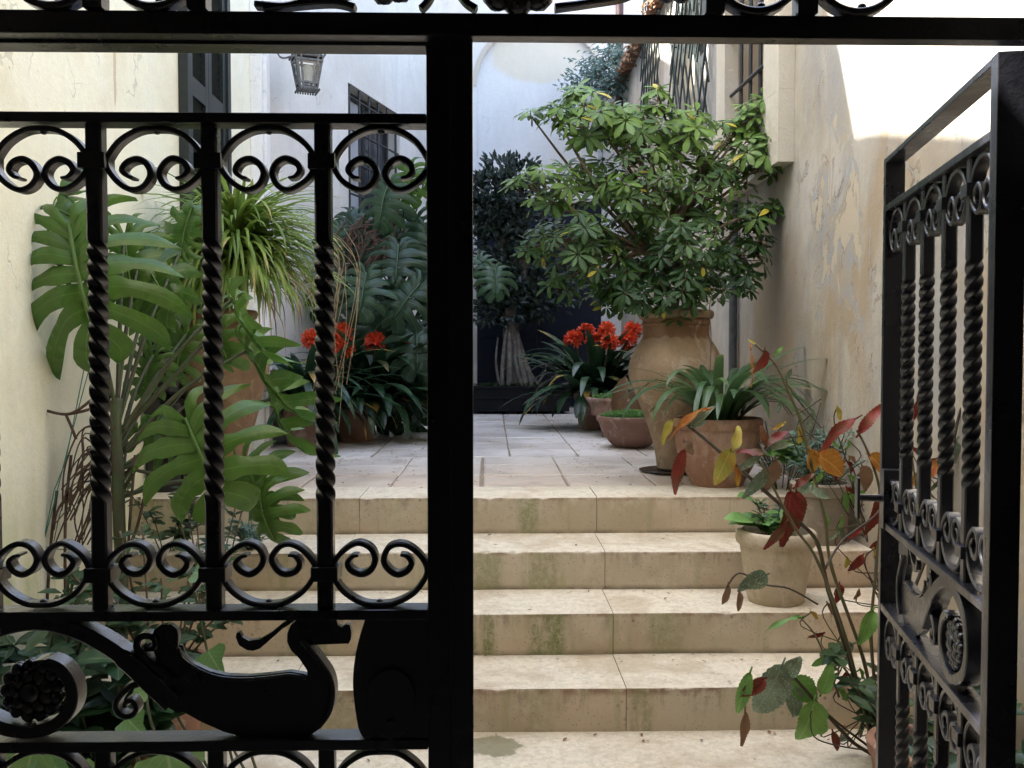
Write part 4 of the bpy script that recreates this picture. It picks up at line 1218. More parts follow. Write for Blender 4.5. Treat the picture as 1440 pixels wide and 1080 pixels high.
for (px, py, pr, dy) in blobs:
    pr = pr * rnd(.82, 1.0)
    Y = UC[1] + dy * 1.2; c = P(px, py, Y); r = pr / FPX * Y
    fk = min(forks, key=lambda q: (q - c).length)
    mid = (fk + c) / 2 + Vector((rnd(-.06, .06), rnd(-.06, .06), rnd(-.02, .08)))
    br.tube(crom([fk, mid, c], 5), [.013 - .0009 * k for k in range(11)], 6)
    cnt = max(4, int(44 * (pr / 55) ** 2))
    for k in range(cnt):
        v = Vector((rnd(-1, 1), rnd(-1, 1), rnd(-1, 1)))
        while v.length > 1 or v.length < .25: v = Vector((rnd(-1, 1), rnd(-1, 1), rnd(-1, 1)))
        q = c + Vector((v.x * r, v.y * r * 1.15, v.z * r * .9))
        up = Vector((v.x * .7, v.y * .7 - .35, .75 + v.z * .4 + rnd(-.2, .2)))
        nl = random.choice((6, 7, 7, 8, 9))
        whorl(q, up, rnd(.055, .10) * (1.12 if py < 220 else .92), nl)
        s0 = c + (q - c) * .25 + Vector((0, 0, -.05))
        br.tube(crom([s0, (s0 + q) / 2 + Vector((rnd(-.02, .02), 0, rnd(-.02, .01))), q], 3), .0028, 4, cap=False)
br.build('stems', M['bark'], um, smooth=True)
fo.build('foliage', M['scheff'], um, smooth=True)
# a hanging strand by the urn neck
mb = MB(); q = crom([P(1005, 405, 4.6), P(998, 430, 4.6), P(1000, 480, 4.62), P(998, 530, 4.62)], 6); mb.tube(q, .003, 5); mb.build('hanging_root', M['bark'], um)

# ------------------------------------------------------------------ trained ficus
ft = thing('ficus_tree', 'trained dark ficus with pale gnarled trunk in the black planter', 'tree', (FC[0], FC[1], ZT + .25))
mb = MB()
tk = [P(732, 548, 9.95), P(728, 520, 9.95), P(722, 490, 9.95), P(718, 460, 9.95), P(722, 420, 9.95), P(735, 380, 9.95), P(722, 330, 9.95), P(712, 280, 9.95)]
ntk = crom(tk, 6)
mb.tube(ntk, [.16 - .075 * min(1, i / 18) - .04 * max(0, (i - 18) / 24) for i in range(len(ntk))], 12)
for (a, b, r0) in (((706, 545), (712, 462), .022), ((748, 545), (722, 480), .028), ((760, 546), (735, 492), .018), ((742, 548), (728, 470), .03), ((716, 548), (716, 465), .03), ((755, 540), (768, 512), .012), ((735, 545), (725, 480), .025), ((704, 548), (700, 475), .014)):
    p0, p1 = P(*a, 9.78), P(*b, 9.86)
    m_ = (p0 + p1) / 2 + Vector((rnd(-.04, .04), -.03, 0))
    mb.tube(crom([p0, m_, p1], 5), [r0 * 1.2 - r0 * .05 * k for k in range(11)], 7)
mb.build('trunk', M['bark_grey'], ft, smooth=True)
fo = MB(); twg = MB()
for (px, py, rx, ry, n) in ((712, 265, 50, 42, 900), (685, 280, 34, 40, 500), (755, 330, 36, 34, 420), (690, 430, 34, 30, 320), (790, 400, 34, 30, 320), (700, 300, 40, 30, 480), (735, 250, 30, 24, 260), (705, 345, 42, 34, 480), (735, 375, 46, 36, 560), (760, 415, 44, 32, 560), (725, 430, 36, 28, 380), (700, 395, 34, 30, 300)):
    c = P(px, py, 9.9); rr = Vector((rx, rx * .9, ry)) / FPX * 9.9
    twg.tube([P(720, 400, 9.95), (P(720, 400, 9.95) + c) / 2, c], .03, 6)
    for k in range(n):
        v = Vector((random.gauss(0, 1), random.gauss(0, 1), random.gauss(0, 1))).normalized() * rnd(.45, 1.08)
        cl = Vector((math.sin(v.x * 9 + px), math.sin(v.y * 8), math.sin(v.z * 9 + py))) * .10
        v = v + cl
        q = c + Vector((v.x * rr.x, v.y * rr.y, v.z * rr.z))
        d = (v + Vector((rnd(-.7, .7), rnd(-.7, .7), rnd(-.2, .9)))).normalized()
        leaf(fo, q, d, (rnd(-.5, .5), -1, .8), rnd(.06, .10), rnd(.034, .05), seg=2, fold=.25, curl=.2)
twg.build('branches', M['bark_grey'], ft)
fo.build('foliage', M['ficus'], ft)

# ground greenery in planter and bowls
def mosspatch(name, label, c, rx, ry, n, mat, hgt=.03, cat='ground cover', ls=(.015, .03)):
    mb = MB()
    for k in range(n):
        a = rnd(0, 6.283); r_ = math.sqrt(random.random())
        x, y = c[0] + rx * r_ * math.cos(a), c[1] + ry * r_ * math.sin(a)
        h = hgt * (1 - .5 * r_ ** 2) * rnd(.3, 1.15)
        b = rnd(0, 6.3)
        leaf(mb, (x, y, c[2] + h), (math.cos(b), math.sin(b), rnd(-.1, .9)), (0, 0, 1), rnd(*ls), rnd(.5, .8) * ls[0], seg=2, fold=.3, curl=.3)
    o = mb.build(name, mat, keep=False); tag(o, label, cat); return o
mosspatch('creeping_plant', 'bright green creeping plant filling the front clay bowl', (B1[0], B1[1], B1[2] + .19), .215, .215, 2600, M['moss'], .055)
mosspatch('creeping_plant', 'bright green creeping plant filling the rear clay bowl', (B2[0], B2[1], B2[2] + .18), .225, .225, 1800, M['moss'], .055)
mosspatch('planter_herbs', 'low green weeds at foot of the ficus trunk', ((fx0 + fx1) / 2, 9.85, ZT + .26), .55, .18, 700, M['herb'], .07, 'weeds', (.03, .06))

# ------------------------------------------------------------------ clivias
def clivia(c, label, nl, L, W, heads, dark=False, spread=1.0):
    t = thing('clivia', label, 'plant', c, 'clivia clumps along the terrace')
    mb = MB(); c = Vector(c)
    for k in range(nl):
        az = rnd(0, 6.283); f = math.sqrt(random.random())
        b = c + Vector((math.cos(az + rnd(-.5, .5)) * .09 * f, math.sin(az) * .09 * f, rnd(-.03, .02)))
        strap(mb, b, az, R(rnd(20, 84)), L * rnd(.6, 1.1), W * rnd(.9, 1.35), R(rnd(60, 150)) * spread, 10, rnd(-.3, .3))
    mb.build('leaves', M['clivia'], t, smooth=True)
    for hp in heads:
        sk = MB(); hp = Vector(hp)
        base_ = c + Vector(((hp.x - c.x) * .35, (hp.y - c.y) * .35, 0))
        sk.tube(crom([base_, (base_ + hp) / 2 + Vector((0, 0, .04)), hp], 4), .011, 7)
        stalk = sk.build('flower_stalk', M['stemg'], t, smooth=True)
        fl = MB()
        for k in range(18):
            v = Vector((random.gauss(0, 1), random.gauss(0, 1) - .3, random.gauss(0, .7) + .45)).normalized()
            o = hp + v * rnd(.02, .035); tip = hp + v * rnd(.055, .085)
            t1 = v.orthogonal().normalized(); t2 = v.cross(t1)
            rd = random.random()
            for j in range(6):
                a = j * math.pi / 3
                rad = t1 * math.cos(a) + t2 * math.sin(a)
                leaf(fl, o, v * 1.0 + rad * .55, v * -.3 + rad, .062, .026, seg=4, fold=-.25, curl=-.35, rd=rd)
        fl.build('flower_head', M['petal'], stalk, smooth=True)
    return t
def PH(px, py, Y): return P(px, py, Y)
clivia((CL[0] + .12, CL[1], CL[2] + .25), 'clivia clump with orange flowers below the left monstera', 170, .80, .068, [PH(527, 482, 6.55), PH(483, 468, 6.6), PH(571, 494, 6.7), PH(484, 490, 6.4), PH(468, 478, 6.5)])
clivia((CL2[0], CL2[1], CL2[2] + .25), 'leftmost dark clivia clump with one small orange flower head', 130, .76, .055, [PH(440, 477, 6.3)])
clivia((CR[0], CR[1], CR[2] + .25), 'clivia clump with a row of orange flowers left of the big urn', 170, .82, .070, [PH(806, 478, 7.6), PH(824, 468, 7.55), PH(853, 465, 7.7), PH(858, 482, 7.4), PH(882, 478, 7.5), PH(890, 464, 7.8), PH(840, 480, 7.7)])
# dried leaf in rear bowl
t = thing('dried_leaf', 'drooping brown dried leaves over the rear clay bowl', 'leaf', P(875, 600, 6.6))
mb = MB()
for (px, py, dx) in ((880, 530, -.4), (873, 535, -.1), (888, 545, .3)):
    leaf(mb, P(px, py, 6.6), (dx, -.3, -1), (0, -1, .1), .26, .11, seg=6, fold=.4, curl=.2, jag=.1)
mb.tube([P(878, 605, 6.7), P(876, 560, 6.65), P(880, 530, 6.6)], .006, 5)
mb.build('blade', M['b_brown'], t, smooth=True)

# strap plant in the round pot
sp = thing('strap_leaf_plant', 'arching strap leaved plant spilling from the round red pot', 'plant', (RP[0], RP[1], RP[2] + .30))
mb = MB(); c = Vector((RP[0], RP[1] - .02, RP[2] + .30))
for k in range(54):
    az = rnd(0, 6.283)
    strap(mb, c + Vector((math.cos(az) * .07, math.sin(az) * .07, 0)) * rnd(.3, 1.3), az, R(rnd(52, 85)), rnd(.38, .66), rnd(.030, .050), R(rnd(70, 150)), 12, rnd(-.4, .4))
for az, L_, el, dr_ in ((3.3, .72, 60, 130), (3.7, .68, 62, 140), (3.9, .62, 66, 150), (.2, .62, 62, 110), (5.4, .60, 60, 130), (.0, .56, 68, 120), (4.4, .58, 70, 150), (5.0, .52, 70, 150), (3.0, .62, 50, 95), (5.9, .66, 58, 120)):
    strap(mb, c + Vector((math.cos(az) * .06, math.sin(az) * .06, 0)), az, R(el), L_, .048, R(dr_), 12, rnd(-.2, .2))
mb.build('leaves', M['strap'], sp, smooth=True)
mb = MB()
for k in range(7):
    az = rnd(-1.1, .6)
    strap(mb, c + Vector((.1, 0, 0)), az, R(rnd(60, 80)), rnd(.4, .6), .012, R(rnd(120, 170)), 12)
mb.build('dry_leaves', M['herb'], sp, smooth=True)

# ------------------------------------------------------------------ left urn: long grassy plant
gp = thing('ponytail_plant', 'yellow green grassy crowned plant in reddish urn behind the gate', 'plant', (UL[0], UL[1], UL[2] + .82))
c0 = Vector((UL[0], UL[1], UL[2] + .82)); c1 = P(335, 385, 4.45); c1b = P(318, 350, 4.5); c2 = P(330, 345, 4.4)
mb = MB(); mb.tube(crom([c0, (c0 + c1) / 2, c1], 4), .03, 8); mb.tube([c1, c2], .025, 7); mb.build('stem', M['bark'], gp, smooth=True)
mb = MB()
for k in range(560):
    az = rnd(0, 6.283); el = rnd(12, 88)
    cc = c2 if random.random() < .6 else c1
    strap(mb, cc + Vector((rnd(-.03, .03), rnd(-.03, .03), rnd(-.05, .03))), az, R(el), rnd(.34, .66) * (1.0 if el < 70 else .7), rnd(.014, .026), R(rnd(55, 150)), 8, rnd(-.3, .3), fold=.4)
for k in range(26):
    az = rnd(-.7, .5)
    strap(mb, c2, az, R(rnd(35, 65)), rnd(.5, .62), rnd(.010, .016), R(rnd(60, 120)), 10, fold=.4)
for k in range(150):
    az = rnd(2.2, 6.6)
    strap(mb, c1 + Vector((rnd(-.05, .05), rnd(-.05, .02), rnd(-.06, .04))), az, R(rnd(5, 60)), rnd(.38, .62), rnd(.014, .022), R(rnd(100, 160)), 9, rnd(-.3, .3), fold=.4)
mb.build('leaves', M['ponytail'], gp, smooth=True)
mb = MB()
for k in range(70):
    az = rnd(-1.2, 1.3) if k % 3 else rnd(0, 6.3)
    strap(mb, c1 + Vector((rnd(-.03, .08), rnd(-.04, .04), rnd(-.08, .0))), az, R(rnd(0, 50)), rnd(.35, .62), rnd(.005, .010), R(rnd(90, 150)), 9, rnd(-.5, .5), fold=.4)
mb.build('dead_leaves', M['straw'], gp, smooth=True)
mb = MB()
for k in range(11):
    x = 478 + rnd(-18, 28); y0_ = rnd(300, 380)
    mb.tube(crom([P(x - rnd(15, 60), y0_ - 10, 5.4), P(x, y0_ + 30, 5.4), P(x + rnd(-6, 14), y0_ + 90, 5.4), P(x + rnd(-40, 6), rnd(470, 600), 5.4)], 5), .002, 4, cap=False)
o = mb.build('hanging_tendrils', M['straw'], gp)

# ------------------------------------------------------------------ big monstera on the near left wall
mo = thing('monstera', 'large climbing monstera against left wall behind the closed gate leaf', 'plant', P(168, 900, 3.3))
st = MB()
S = [P(170, 930, 3.25), P(172, 820, 3.3), P(168, 740, 3.3), P(166, 660, 3.32), P(163, 600, 3.34), P(165, 560, 3.36)]
st.tube(crom(S, 6), [.022] * 20 + [.02] * 11, 9)
lf = MB()
def petiole(a, b, sag=.05, r=.008):
    a, b = Vector(a), Vector(b)
    st.tube(crom([a, (a * .55 + b * .45) + Vector((0, 0, sag)), b], 6), [r] * 7 + [r * .8] * 6, 7)
def ML(px, py, Y, ang, L, nd=(0, -1, .3), wide=1.0, droop=.35, frm=None, fy=3.35, mb=None, depth=0, nf=6):
    """leaf attached at (px,py), pointing along pixel angle ang (0 = right, 90 = down)"""
    p = P(px, py, Y); d = Vector((math.cos(R(ang)), depth, -math.sin(R(ang))))
    monstera(mb or lf, p, d, nd, L, nf, droop, wide)
    if frm: petiole(P(frm[0], frm[1], fy), p)
    return p
ML(98, 318, 3.25, 74, .47, (.05, -1, .55), 1.0, .5, frm=(165, 585), depth=-.25, nf=8)
ML(95, 275, 3.45, 200, .22, (-.2, -1, .6), 1, .2, frm=(150, 560))
ML(45, 285, 3.4, 20, .26, (-.2, -.9, .8), .8, .3, frm=(155, 560), depth=-.1)
ML(197, 360, 3.6, 60, .30, (.3, -1, .3), .8, .35, frm=(165, 565))
ML(262, 590, 3.15, 64, .36, (-.1, -1, .45), 1.1, .25, frm=(165, 705), depth=-.15, nf=6)
ML(330, 418, 3.45, 68, .32, (-1, -.35, .25), .42, .5, frm=(165, 618), depth=-.1)
ML(352, 490, 3.5, 62, .40, (-1, -.35, .4), .42, .5, frm=(168, 640))
ML(345, 650, 3.55, 66, .28, (-.3, -1, -.2), .8, .3, frm=(168, 660))
ML(255, 350, 3.7, -80, .20, (.1, -1, .4), .75, .2, frm=(165, 600))
ML(215, 400, 3.8, 90, .26, (.4, -1, .2), .7, .3, frm=(165, 600))
petiole(P(165, 610, 3.35), P(305, 462, 3.5), -.01, .011)
ML(175, 330, 3.55, 85, .34, (.3, -1, .3), .8, .5, frm=(165, 575), nf=7)
ML(60, 320, 3.4, 120, .20, (-.3, -1, .4), .8, .5, frm=(158, 580), nf=6)
ML(385, 560, 3.62, 72, .30, (-1, -.4, .3), .42, .6, frm=(168, 660))
ML(365, 690, 3.5, 80, .24, (-.4, -1, .1), .7, .5, frm=(168, 700))
ML(300, 440, 3.9, 80, .26, (-.2, -1, .3), .8, .5, frm=(168, 630))
ML(262, 470, 3.8, 110, .22, (.2, -1, .3), .8, .5, frm=(168, 640))
ML(215, 500, 3.6, 110, .20, (.2, -1, .2), .8, .4, frm=(165, 640))
ML(240, 620, 3.5, 200, .20, (.2, -1, .4), .8, .4, frm=(165, 690))
for k in range(7):
    x_ = rnd(180, 300); petiole(P(165 + rnd(-5, 5), rnd(560, 760), 3.35), P(x_, rnd(480, 720), 3.55), rnd(-.04, .04), rnd(.003, .007))
st.build('stems', M['stemg'], mo, smooth=True)
lf.build('leaves', M['monstera'], mo, smooth=True)
rt = MB()
for k in range(46):
    x0 = rnd(112, 165); y0_ = rnd(600, 690)
    x1 = x0 - rnd(5, 45); y1_ = y0_ + rnd(40, 110)
    rt.tube(crom([P(165 + rnd(-4, 4), rnd(590, 690), 3.36), P(x0, y0_, 3.32), P((x0 + x1) / 2 + rnd(-14, 14), (y0_ + y1_) / 2, 3.3), P(x1, y1_, 3.3)], 5), rnd(.0018, .004), 4, cap=False)
for (a, b, c_) in (((100, 640), (92, 730), (92, 850)), ((80, 690), (72, 760), (66, 850)), ((190, 640), (185, 700), (178, 800)), ((60, 576), (98, 582), (132, 560)), ((92, 582), (100, 600), (107, 618)), ((98, 582), (118, 578), (135, 572)), ((205, 690), (185, 760), (150, 780))):
    rt.tube(crom([P(*a, 3.34), P(*b, 3.3), P(*c_, 3.3)], 7), .0055, 5, cap=False)
rt.build('aerial_roots', M['root'], mo)
mb = MB(); mb.tube([P(125, 520, 3.35), P(98, 620, 3.3), P(78, 700, 3.3), P(60, 768, 3.3)], .0018, 5); mb.tube([P(118, 520, 3.36), P(92, 650, 3.32), P(76, 690, 3.3), P(60, 768, 3.3), P(78, 772, 3.3), P(140, 776, 3.3)], .0018, 5)
tag(mb.build('garden_string', M['string']), 'thin green string tied along the left wall beside the monstera roots', 'string')

# ------------------------------------------------------------------ far monstera group
mf = thing('monstera', 'tall dark monstera climbing the pale wall under the barred window', 'plant', (jx(560, 7.4), 7.4, ZT))
lf = MB(); st = MB()
root_ = Vector((jx(560, 7.6), 7.6, ZT))
st.tube(crom([root_, P(555, 480, 7.4), P(550, 380, 7.3), P(556, 300, 7.3), P(560, 260, 7.3)], 6), .03, 8)
spec = [(575, 235, 6.9, 80, .30, 1), (545, 262, 6.8, 95, .34, 0), (600, 240, 7.1, 60, .30, 1), (560, 345, 6.6, 85, .36, 0), (515, 385, 6.5, 100, .36, 0), (590, 400, 6.5, 120, .38, 0), (600, 320, 6.9, 80, .34, 0), (530, 330, 7.0, 130, .28, 0), (585, 465, 6.5, 75, .36, 0), (545, 440, 6.7, 110, .32, 0), (608, 370, 6.8, 80, .32, 0), (672, 362, 7.2, 40, .20, 0), (696, 378, 7.0, 82, .25, 0), (610, 500, 6.6, 100, .34, 0), (480, 320, 7.0, 130, .26, 0), (470, 380, 6.9, 120, .30, 0), (500, 300, 7.3, 100, .24, 0)]
br_l = MB()
for (px, py, Y, ang, L_, bright) in spec:
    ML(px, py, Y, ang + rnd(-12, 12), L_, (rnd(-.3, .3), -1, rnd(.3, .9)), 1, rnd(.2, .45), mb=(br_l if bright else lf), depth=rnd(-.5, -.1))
    st.tube(crom([P(px, py, Y), (P(px, py, Y) + P(555, 420, 7.4)) / 2 + Vector((0, 0, .06)), P(555, min(560, py + 90), 7.4)], 4), .007, 5, cap=False)
for k in range(46):
    px = rnd(468, 615); py = rnd(300, 560)
    if px > 600 and py < 330: continue
    ML(px, py, rnd(7.0, 7.6), rnd(40, 140), rnd(.24, .36), (rnd(-.5, .5), -1, rnd(.1, .9)), 1, rnd(.2, .5), depth=rnd(-.5, .2), mb=lf, nf=5)
st.build('stems', M['stemg'], mf, smooth=True)
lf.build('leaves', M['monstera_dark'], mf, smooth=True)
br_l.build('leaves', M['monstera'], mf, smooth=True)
mb = MB()
for k in range(60):
    a = (rnd(485, 560), rnd(305, 360)); b = (a[0] + rnd(-35, 10), a[1] + rnd(0, 45))
    mb.tube(crom([P(*a, 6.9), P((a[0] + b[0]) / 2 + rnd(-12, 12), (a[1] + b[1]) / 2 + rnd(-10, 10), 6.8), P(*b, 6.8)], 4), rnd(.004, .010), 5, cap=False)
mb.build('dry_roots', M['root'], mf)

# creeper on the roof end
cr = thing('creeper', 'blue green small leaved creeper hanging over the far roof end', 'plant', P(845, 110, 10.6))
mb = MB(); st = MB()
for (px, py, rx, ry, n) in ((850, 90, 32, 22, 360), (830, 112, 34, 20, 360), (870, 75, 22, 16, 200), (808, 130, 16, 22, 120), (795, 165, 9, 28, 60), (860, 120, 24, 18, 200)):
    for k in range(n):
        v = Vector((random.gauss(0, .5), random.gauss(0, .5), random.gauss(0, .5)))
        q = P(px, py, 10.5) + Vector((v.x * rx, v.y * rx, v.z * ry)) / FPX * 10.5
        leaf(mb, q, (rnd(-1, 1), rnd(-1, 1), rnd(-.6, .8)), (0, -1, .6), rnd(.05, .08), rnd(.022, .034), seg=2)
    st.tube(crom([P(905, 95, 10.6), P((px + 905) / 2, py - 10, 10.55), P(px, py, 10.5), P(px - 8, py + ry, 10.5)], 5), .009, 5)
st.build('stems', M['bark'], cr); mb.build('foliage', M['creeper'], cr)
# lump of dried creeper along tiles
mb = MB()
for k in range(260):
    t_ = random.random(); y = 7.6 + 3.2 * t_
    leaf(mb, (XR - .12 + rnd(-.06, .1), y, RZT - rnd(-.08, .06)), (rnd(-1, 1), rnd(-1, 1), rnd(-1, .3)), (-1, -1, .6), rnd(.04, .07), rnd(.02, .03), seg=2)
mb.build('dry_growth', M['b_brown'], cr)['kind'] = 'stuff'

# ------------------------------------------------------------------ small plants on the right
def clump(name, label, c, r, n, mat, ls, wr=.4, cat='plant', hh=1.0, stem=None, nst=8, segs=3):
    t = thing(name, label, cat, c)
    st = MB(); mb = MB(); c = Vector(c)
    for k in range(nst):
        a = rnd(0, 6.3); tip = c + Vector((math.cos(a) * r * rnd(.3, 1), math.sin(a) * r * rnd(.3, 1), r * hh * rnd(.6, 1.5)))
        base_ = c + Vector((math.cos(a) * r * .15, math.sin(a) * r * .15, 0))
        cv = crom([base_, (base_ + tip) / 2 + Vector((0, 0, .1 * r)), tip], 4)
        st.tube(cv, max(.0018, r * .012), 5)
        for j in range(n // nst):
            f = rnd(.25, 1.0); i = min(len(cv) - 1, int(f * (len(cv) - 1)))
            b = rnd(0, 6.3)
            l_ = rnd(*ls)
            leaf(mb, cv[i] + Vector((rnd(-.1, .1), rnd(-.1, .1), rnd(-.05, .08))) * r * .5, (math.cos(b), math.sin(b), rnd(-.2, .8)), (0, -.4, 1), l_, l_ * wr, seg=segs, fold=.3, curl=rnd(0, .4))
    st.build('stems', stem or M['stemg'], t, smooth=True); mb.build('foliage', mat, t, smooth=True)
    return t
clump('leafy_plant', 'bright leafy rosette plant in the pale pot on the step', (PP[0] - .03, PP[1] - .02, PP[2] + .25), .10, 26, M['lettuce'], (.07, .11), .75, nst=5, segs=5)
clump('low_shrub', 'dark small leaved herb around the rim of pale pot', (PP[0] + .0, PP[1] + .03, PP[2] + .25), .12, 200, M['herb'], (.022, .04), .4, nst=14, hh=.8)
# tan pot with blue-green plant
TP = (1.40, 3.86, Z2)
tp = [(.10, 0), (.105, .03), (.118, .20), (.126, .205), (.13, .25), (.125, .255)]
pot('terracotta_pot', 'weathered tan pot against right wall behind the red leaved canes', 'pot', TP, tp, M['tc_tan'], .22)
clump('sedum', 'blue green succulent clump in tan pot by right wall', (TP[0], TP[1], TP[2] + .21), .20, 900, M['sedum'], (.02, .035), .32, nst=26, hh=1.0)
clump('sedum', 'wispy grey green succulent on the terrace end by right wall', (1.36, 4.25, ZT), .22, 340, M['sedum'], (.02, .035), .25, nst=18, hh=1.1)
clump('leafy_plant', 'small bright green leafy tuft right of the round red pot', (jx(1110, 4.15), 4.15, ZT + .12), .09, 60, M['lettuce'], (.05, .08), .6, nst=8, segs=4)

# ------------------------------------------------------------------ cane begonia front right
BG = (jx(1216, 2.62), 2.66, 0.0)
bp = [(.085, 0), (.09, .01), (.112, .17), (.12, .175), (.124, .205), (.12, .21)]
BG = (1.14, 2.42, 0.0)
pot('terracotta_pot', 'small terracotta pot at bottom right holding the tall canes', 'pot', BG, bp, M['tc_red'], .18)
bg_ = thing('cane_begonia', 'lanky cane plant with red, orange and grey green leaves beside open gate leaf', 'plant', (BG[0], BG[1], BG[2] + .18))
canes = [([(1232, 1050, 2.74), (1195, 930, 2.72), (1165, 830, 2.72), (1150, 765, 2.72), (1125, 735, 2.7), (1075, 690, 2.7), (1035, 655, 2.7), (985, 612, 2.7), (968, 600, 2.7)], .011, 'cane'),
         ([(1238, 1050, 2.78), (1215, 930, 2.80), (1170, 800, 2.82), (1160, 730, 2.84), (1140, 650, 2.85), (1125, 590, 2.85), (1108, 550, 2.85), (1090, 512, 2.85), (1062, 484, 2.85)], .009, 'caneg'),
         ([(1228, 1050, 2.72), (1190, 900, 2.68), (1150, 790, 2.66), (1120, 745, 2.66), (1095, 700, 2.66), (1070, 650, 2.66)], .008, 'caneg'),
         ([(1240, 1040, 2.8), (1225, 900, 2.84), (1232, 800, 2.86), (1238, 700, 2.88), (1222, 640, 2.88), (1205, 605, 2.88)], .009, 'caneg'),
         ([(1225, 1060, 2.7), (1195, 1040, 2.66), (1150, 990, 2.62), (1115, 950, 2.62), (1100, 935, 2.6)], .009, 'cane'),
         ([(1222, 1050, 2.72), (1170, 1010, 2.7), (1130, 970, 2.7), (1105, 960, 2.7)], .006, 'cane'),
         ([(1245, 1040, 2.84), (1262, 900, 2.9), (1300, 790, 2.95), (1330, 700, 3.0), (1345, 600, 3.0), (1360, 560, 3.0), (1395, 530, 3.0)], .010, 'cane'),
         ([(1160, 800, 2.72), (1185, 760, 2.76), (1225, 730, 2.8), (1238, 715, 2.82)], .006, 'cane'),
         ([(1300, 790, 2.95), (1290, 700, 2.98), (1280, 620, 3.0), (1275, 560, 3.0)], .006, 'caneg'),
         ([(1245, 1050, 2.75), (1220, 1055, 2.6), (1150, 1040, 2.58), (1140, 1010, 2.58), (1142, 1000, 2.58)], .004, 'cane'),
         ([(1180, 980, 2.7), (1150, 900, 2.7), (1125, 868, 2.7)], .005, 'caneg')]
for i, (pts, r0, mt) in enumerate(canes):
    q = crom([P(*p) for p in pts], 6); n = len(q)
    rr = [(r0 * .66) * (1 - .4 * k / n) * (1.18 if k % 6 == 0 else 1) for k in range(n)]
    mb = MB(); mb.tube(q, rr, 8); mb.build('cane', M[mt], bg_, smooth=True)
def jagp(t): return max(.03, (math.sin(math.pi * t ** .72 * .97)) ** .75)
def BL(px, py, Y, ang, size, wr, mat, nd=(0, -1, .4), depth=0, curl=.25, fold=.25, asym=.12, lab=None):
    wr = wr * .84
    p = P(px, py, Y); L_ = size / FPX * Y * .88; curl = curl + rnd(-.1, .45); fold = fold + rnd(0, .3); depth = depth + rnd(-.35, .25)
    d = Vector((math.cos(R(ang)), depth, -math.sin(R(ang))))
    mb = MB(); leaf(mb, p, d, nd, L_, L_ * wr, jagp, 22, fold, curl, .06, asym, wave=.045)
    mb.tube([p - d.normalized() * L_ * .12, p + d.normalized() * L_ * .06], .003, 5)
    o = mb.build('leaf', M[mat], bg_, smooth=True)
    if lab: o['label'] = lab
    return o
BL(968, 598, 2.7, -15, 30, .7, 'b_grey'); BL(972, 598, 2.7, -40, 52, .32, 'b_grey', fold=.6)
BL(996, 576, 2.7, 163, 70, .26, 'b_orange', (0, -.6, 1), fold=.5, lab='orange leaf at cane tip'); BL(948, 592, 2.7, 130, 42, .5, 'b_yellow', (0, -.6, 1))
BL(963, 632, 2.7, 112, 74, .34, 'b_red', (-.5, -1, .2), fold=.5, lab='dark red hanging leaf'); BL(962, 620, 2.68, 60, 26, .7, 'b_brown')
BL(1028, 632, 2.69, 118, 58, .62, 'b_yellow', (-.2, -1, .3), curl=.5); BL(1030, 632, 2.69, -62, 44, .5, 'b_yellow', (.3, -1, .3), fold=.45); BL(1034, 655, 2.69, 80, 34, .4, 'b_orange')
BL(1075, 640, 2.66, 200, 42, .45, 'b_red', (0, -.7, .9)); BL(1078, 628, 2.66, -45, 44, .45, 'b_red', (0, -.7, .9)); BL(1076, 625, 2.66, -100, 30, .5, 'b_red'); BL(1080, 632, 2.66, -20, 40, .35, 'b_grey'); BL(1070, 640, 2.66, 150, 50, .3, 'b_grey', fold=.5)
BL(1112, 690, 2.69, 96, 92, .42, 'b_red', (.1, -1, .1), fold=.35, lab='large crimson hanging leaf'); BL(1120, 690, 2.71, 84, 60, .45, 'b_red'); BL(1105, 735, 2.66, 125, 58, .3, 'b_red', fold=.5)
BL(1118, 685, 2.7, -35, 40, .35, 'b_red'); BL(1090, 645, 2.68, 100, 60, .5, 'b_brown', (.3, -1, .2)); BL(1080, 660, 2.68, 130, 60, .4, 'b_grey', fold=.5)
BL(1062, 484, 2.85, -140, 14, .4, 'b_yellow'); BL(1075, 492, 2.84, 100, 44, .5, 'b_red', (.3, -1, .1), fold=.6, lab='withered crimson bract near the cane tip'); BL(1090, 500, 2.85, -50, 20, .4, 'b_green'); BL(1056, 490, 2.84, 88, 60, .06, 'b_orange')
BL(1205, 588, 2.87, 148, 82, .30, 'b_red', (.0, -.7, .9), fold=.45, lab='narrow red leaf arching left'); BL(1208, 610, 2.87, -55, 66, .32, 'b_red', (-.3, -1, .3), fold=.5); BL(1240, 690, 2.88, 105, 78, .3, 'b_red', fold=.5)
BL(1150, 640, 2.84, 30, 62, .75, 'b_orange', (0, -1, .2), curl=.4); BL(1138, 632, 2.84, 70, 46, .7, 'b_orange'); BL(1222, 640, 2.88, 40, 46, .7, 'b_orange'); BL(1212, 655, 2.88, 80, 40, .7, 'b_brown')
BL(1165, 700, 2.8, -150, 46, .4, 'b_grey'); BL(1140, 680, 2.8, 150, 40, .5, 'b_grey')
BL(1125, 868, 2.7, 174, 62, .22, 'b_green', (0, -.3, 1), fold=.3, lab='flat fresh green leaf seen edge on'); BL(1228, 858, 2.8, 118, 60, .5, 'b_green', (-.2, -1, .3), fold=.5)
BL(1060, 812, 2.66, 140, 34, .5, 'b_grey', fold=.6); BL(1078, 808, 2.64, 160, 44, .8, 'b_grey', (0, -1, .3)); BL(1024, 822, 2.66, 100, 40, .35, 'b_brown', fold=.6); BL(1040, 832, 2.64, 95, 32, .4, 'b_brown', fold=.6)
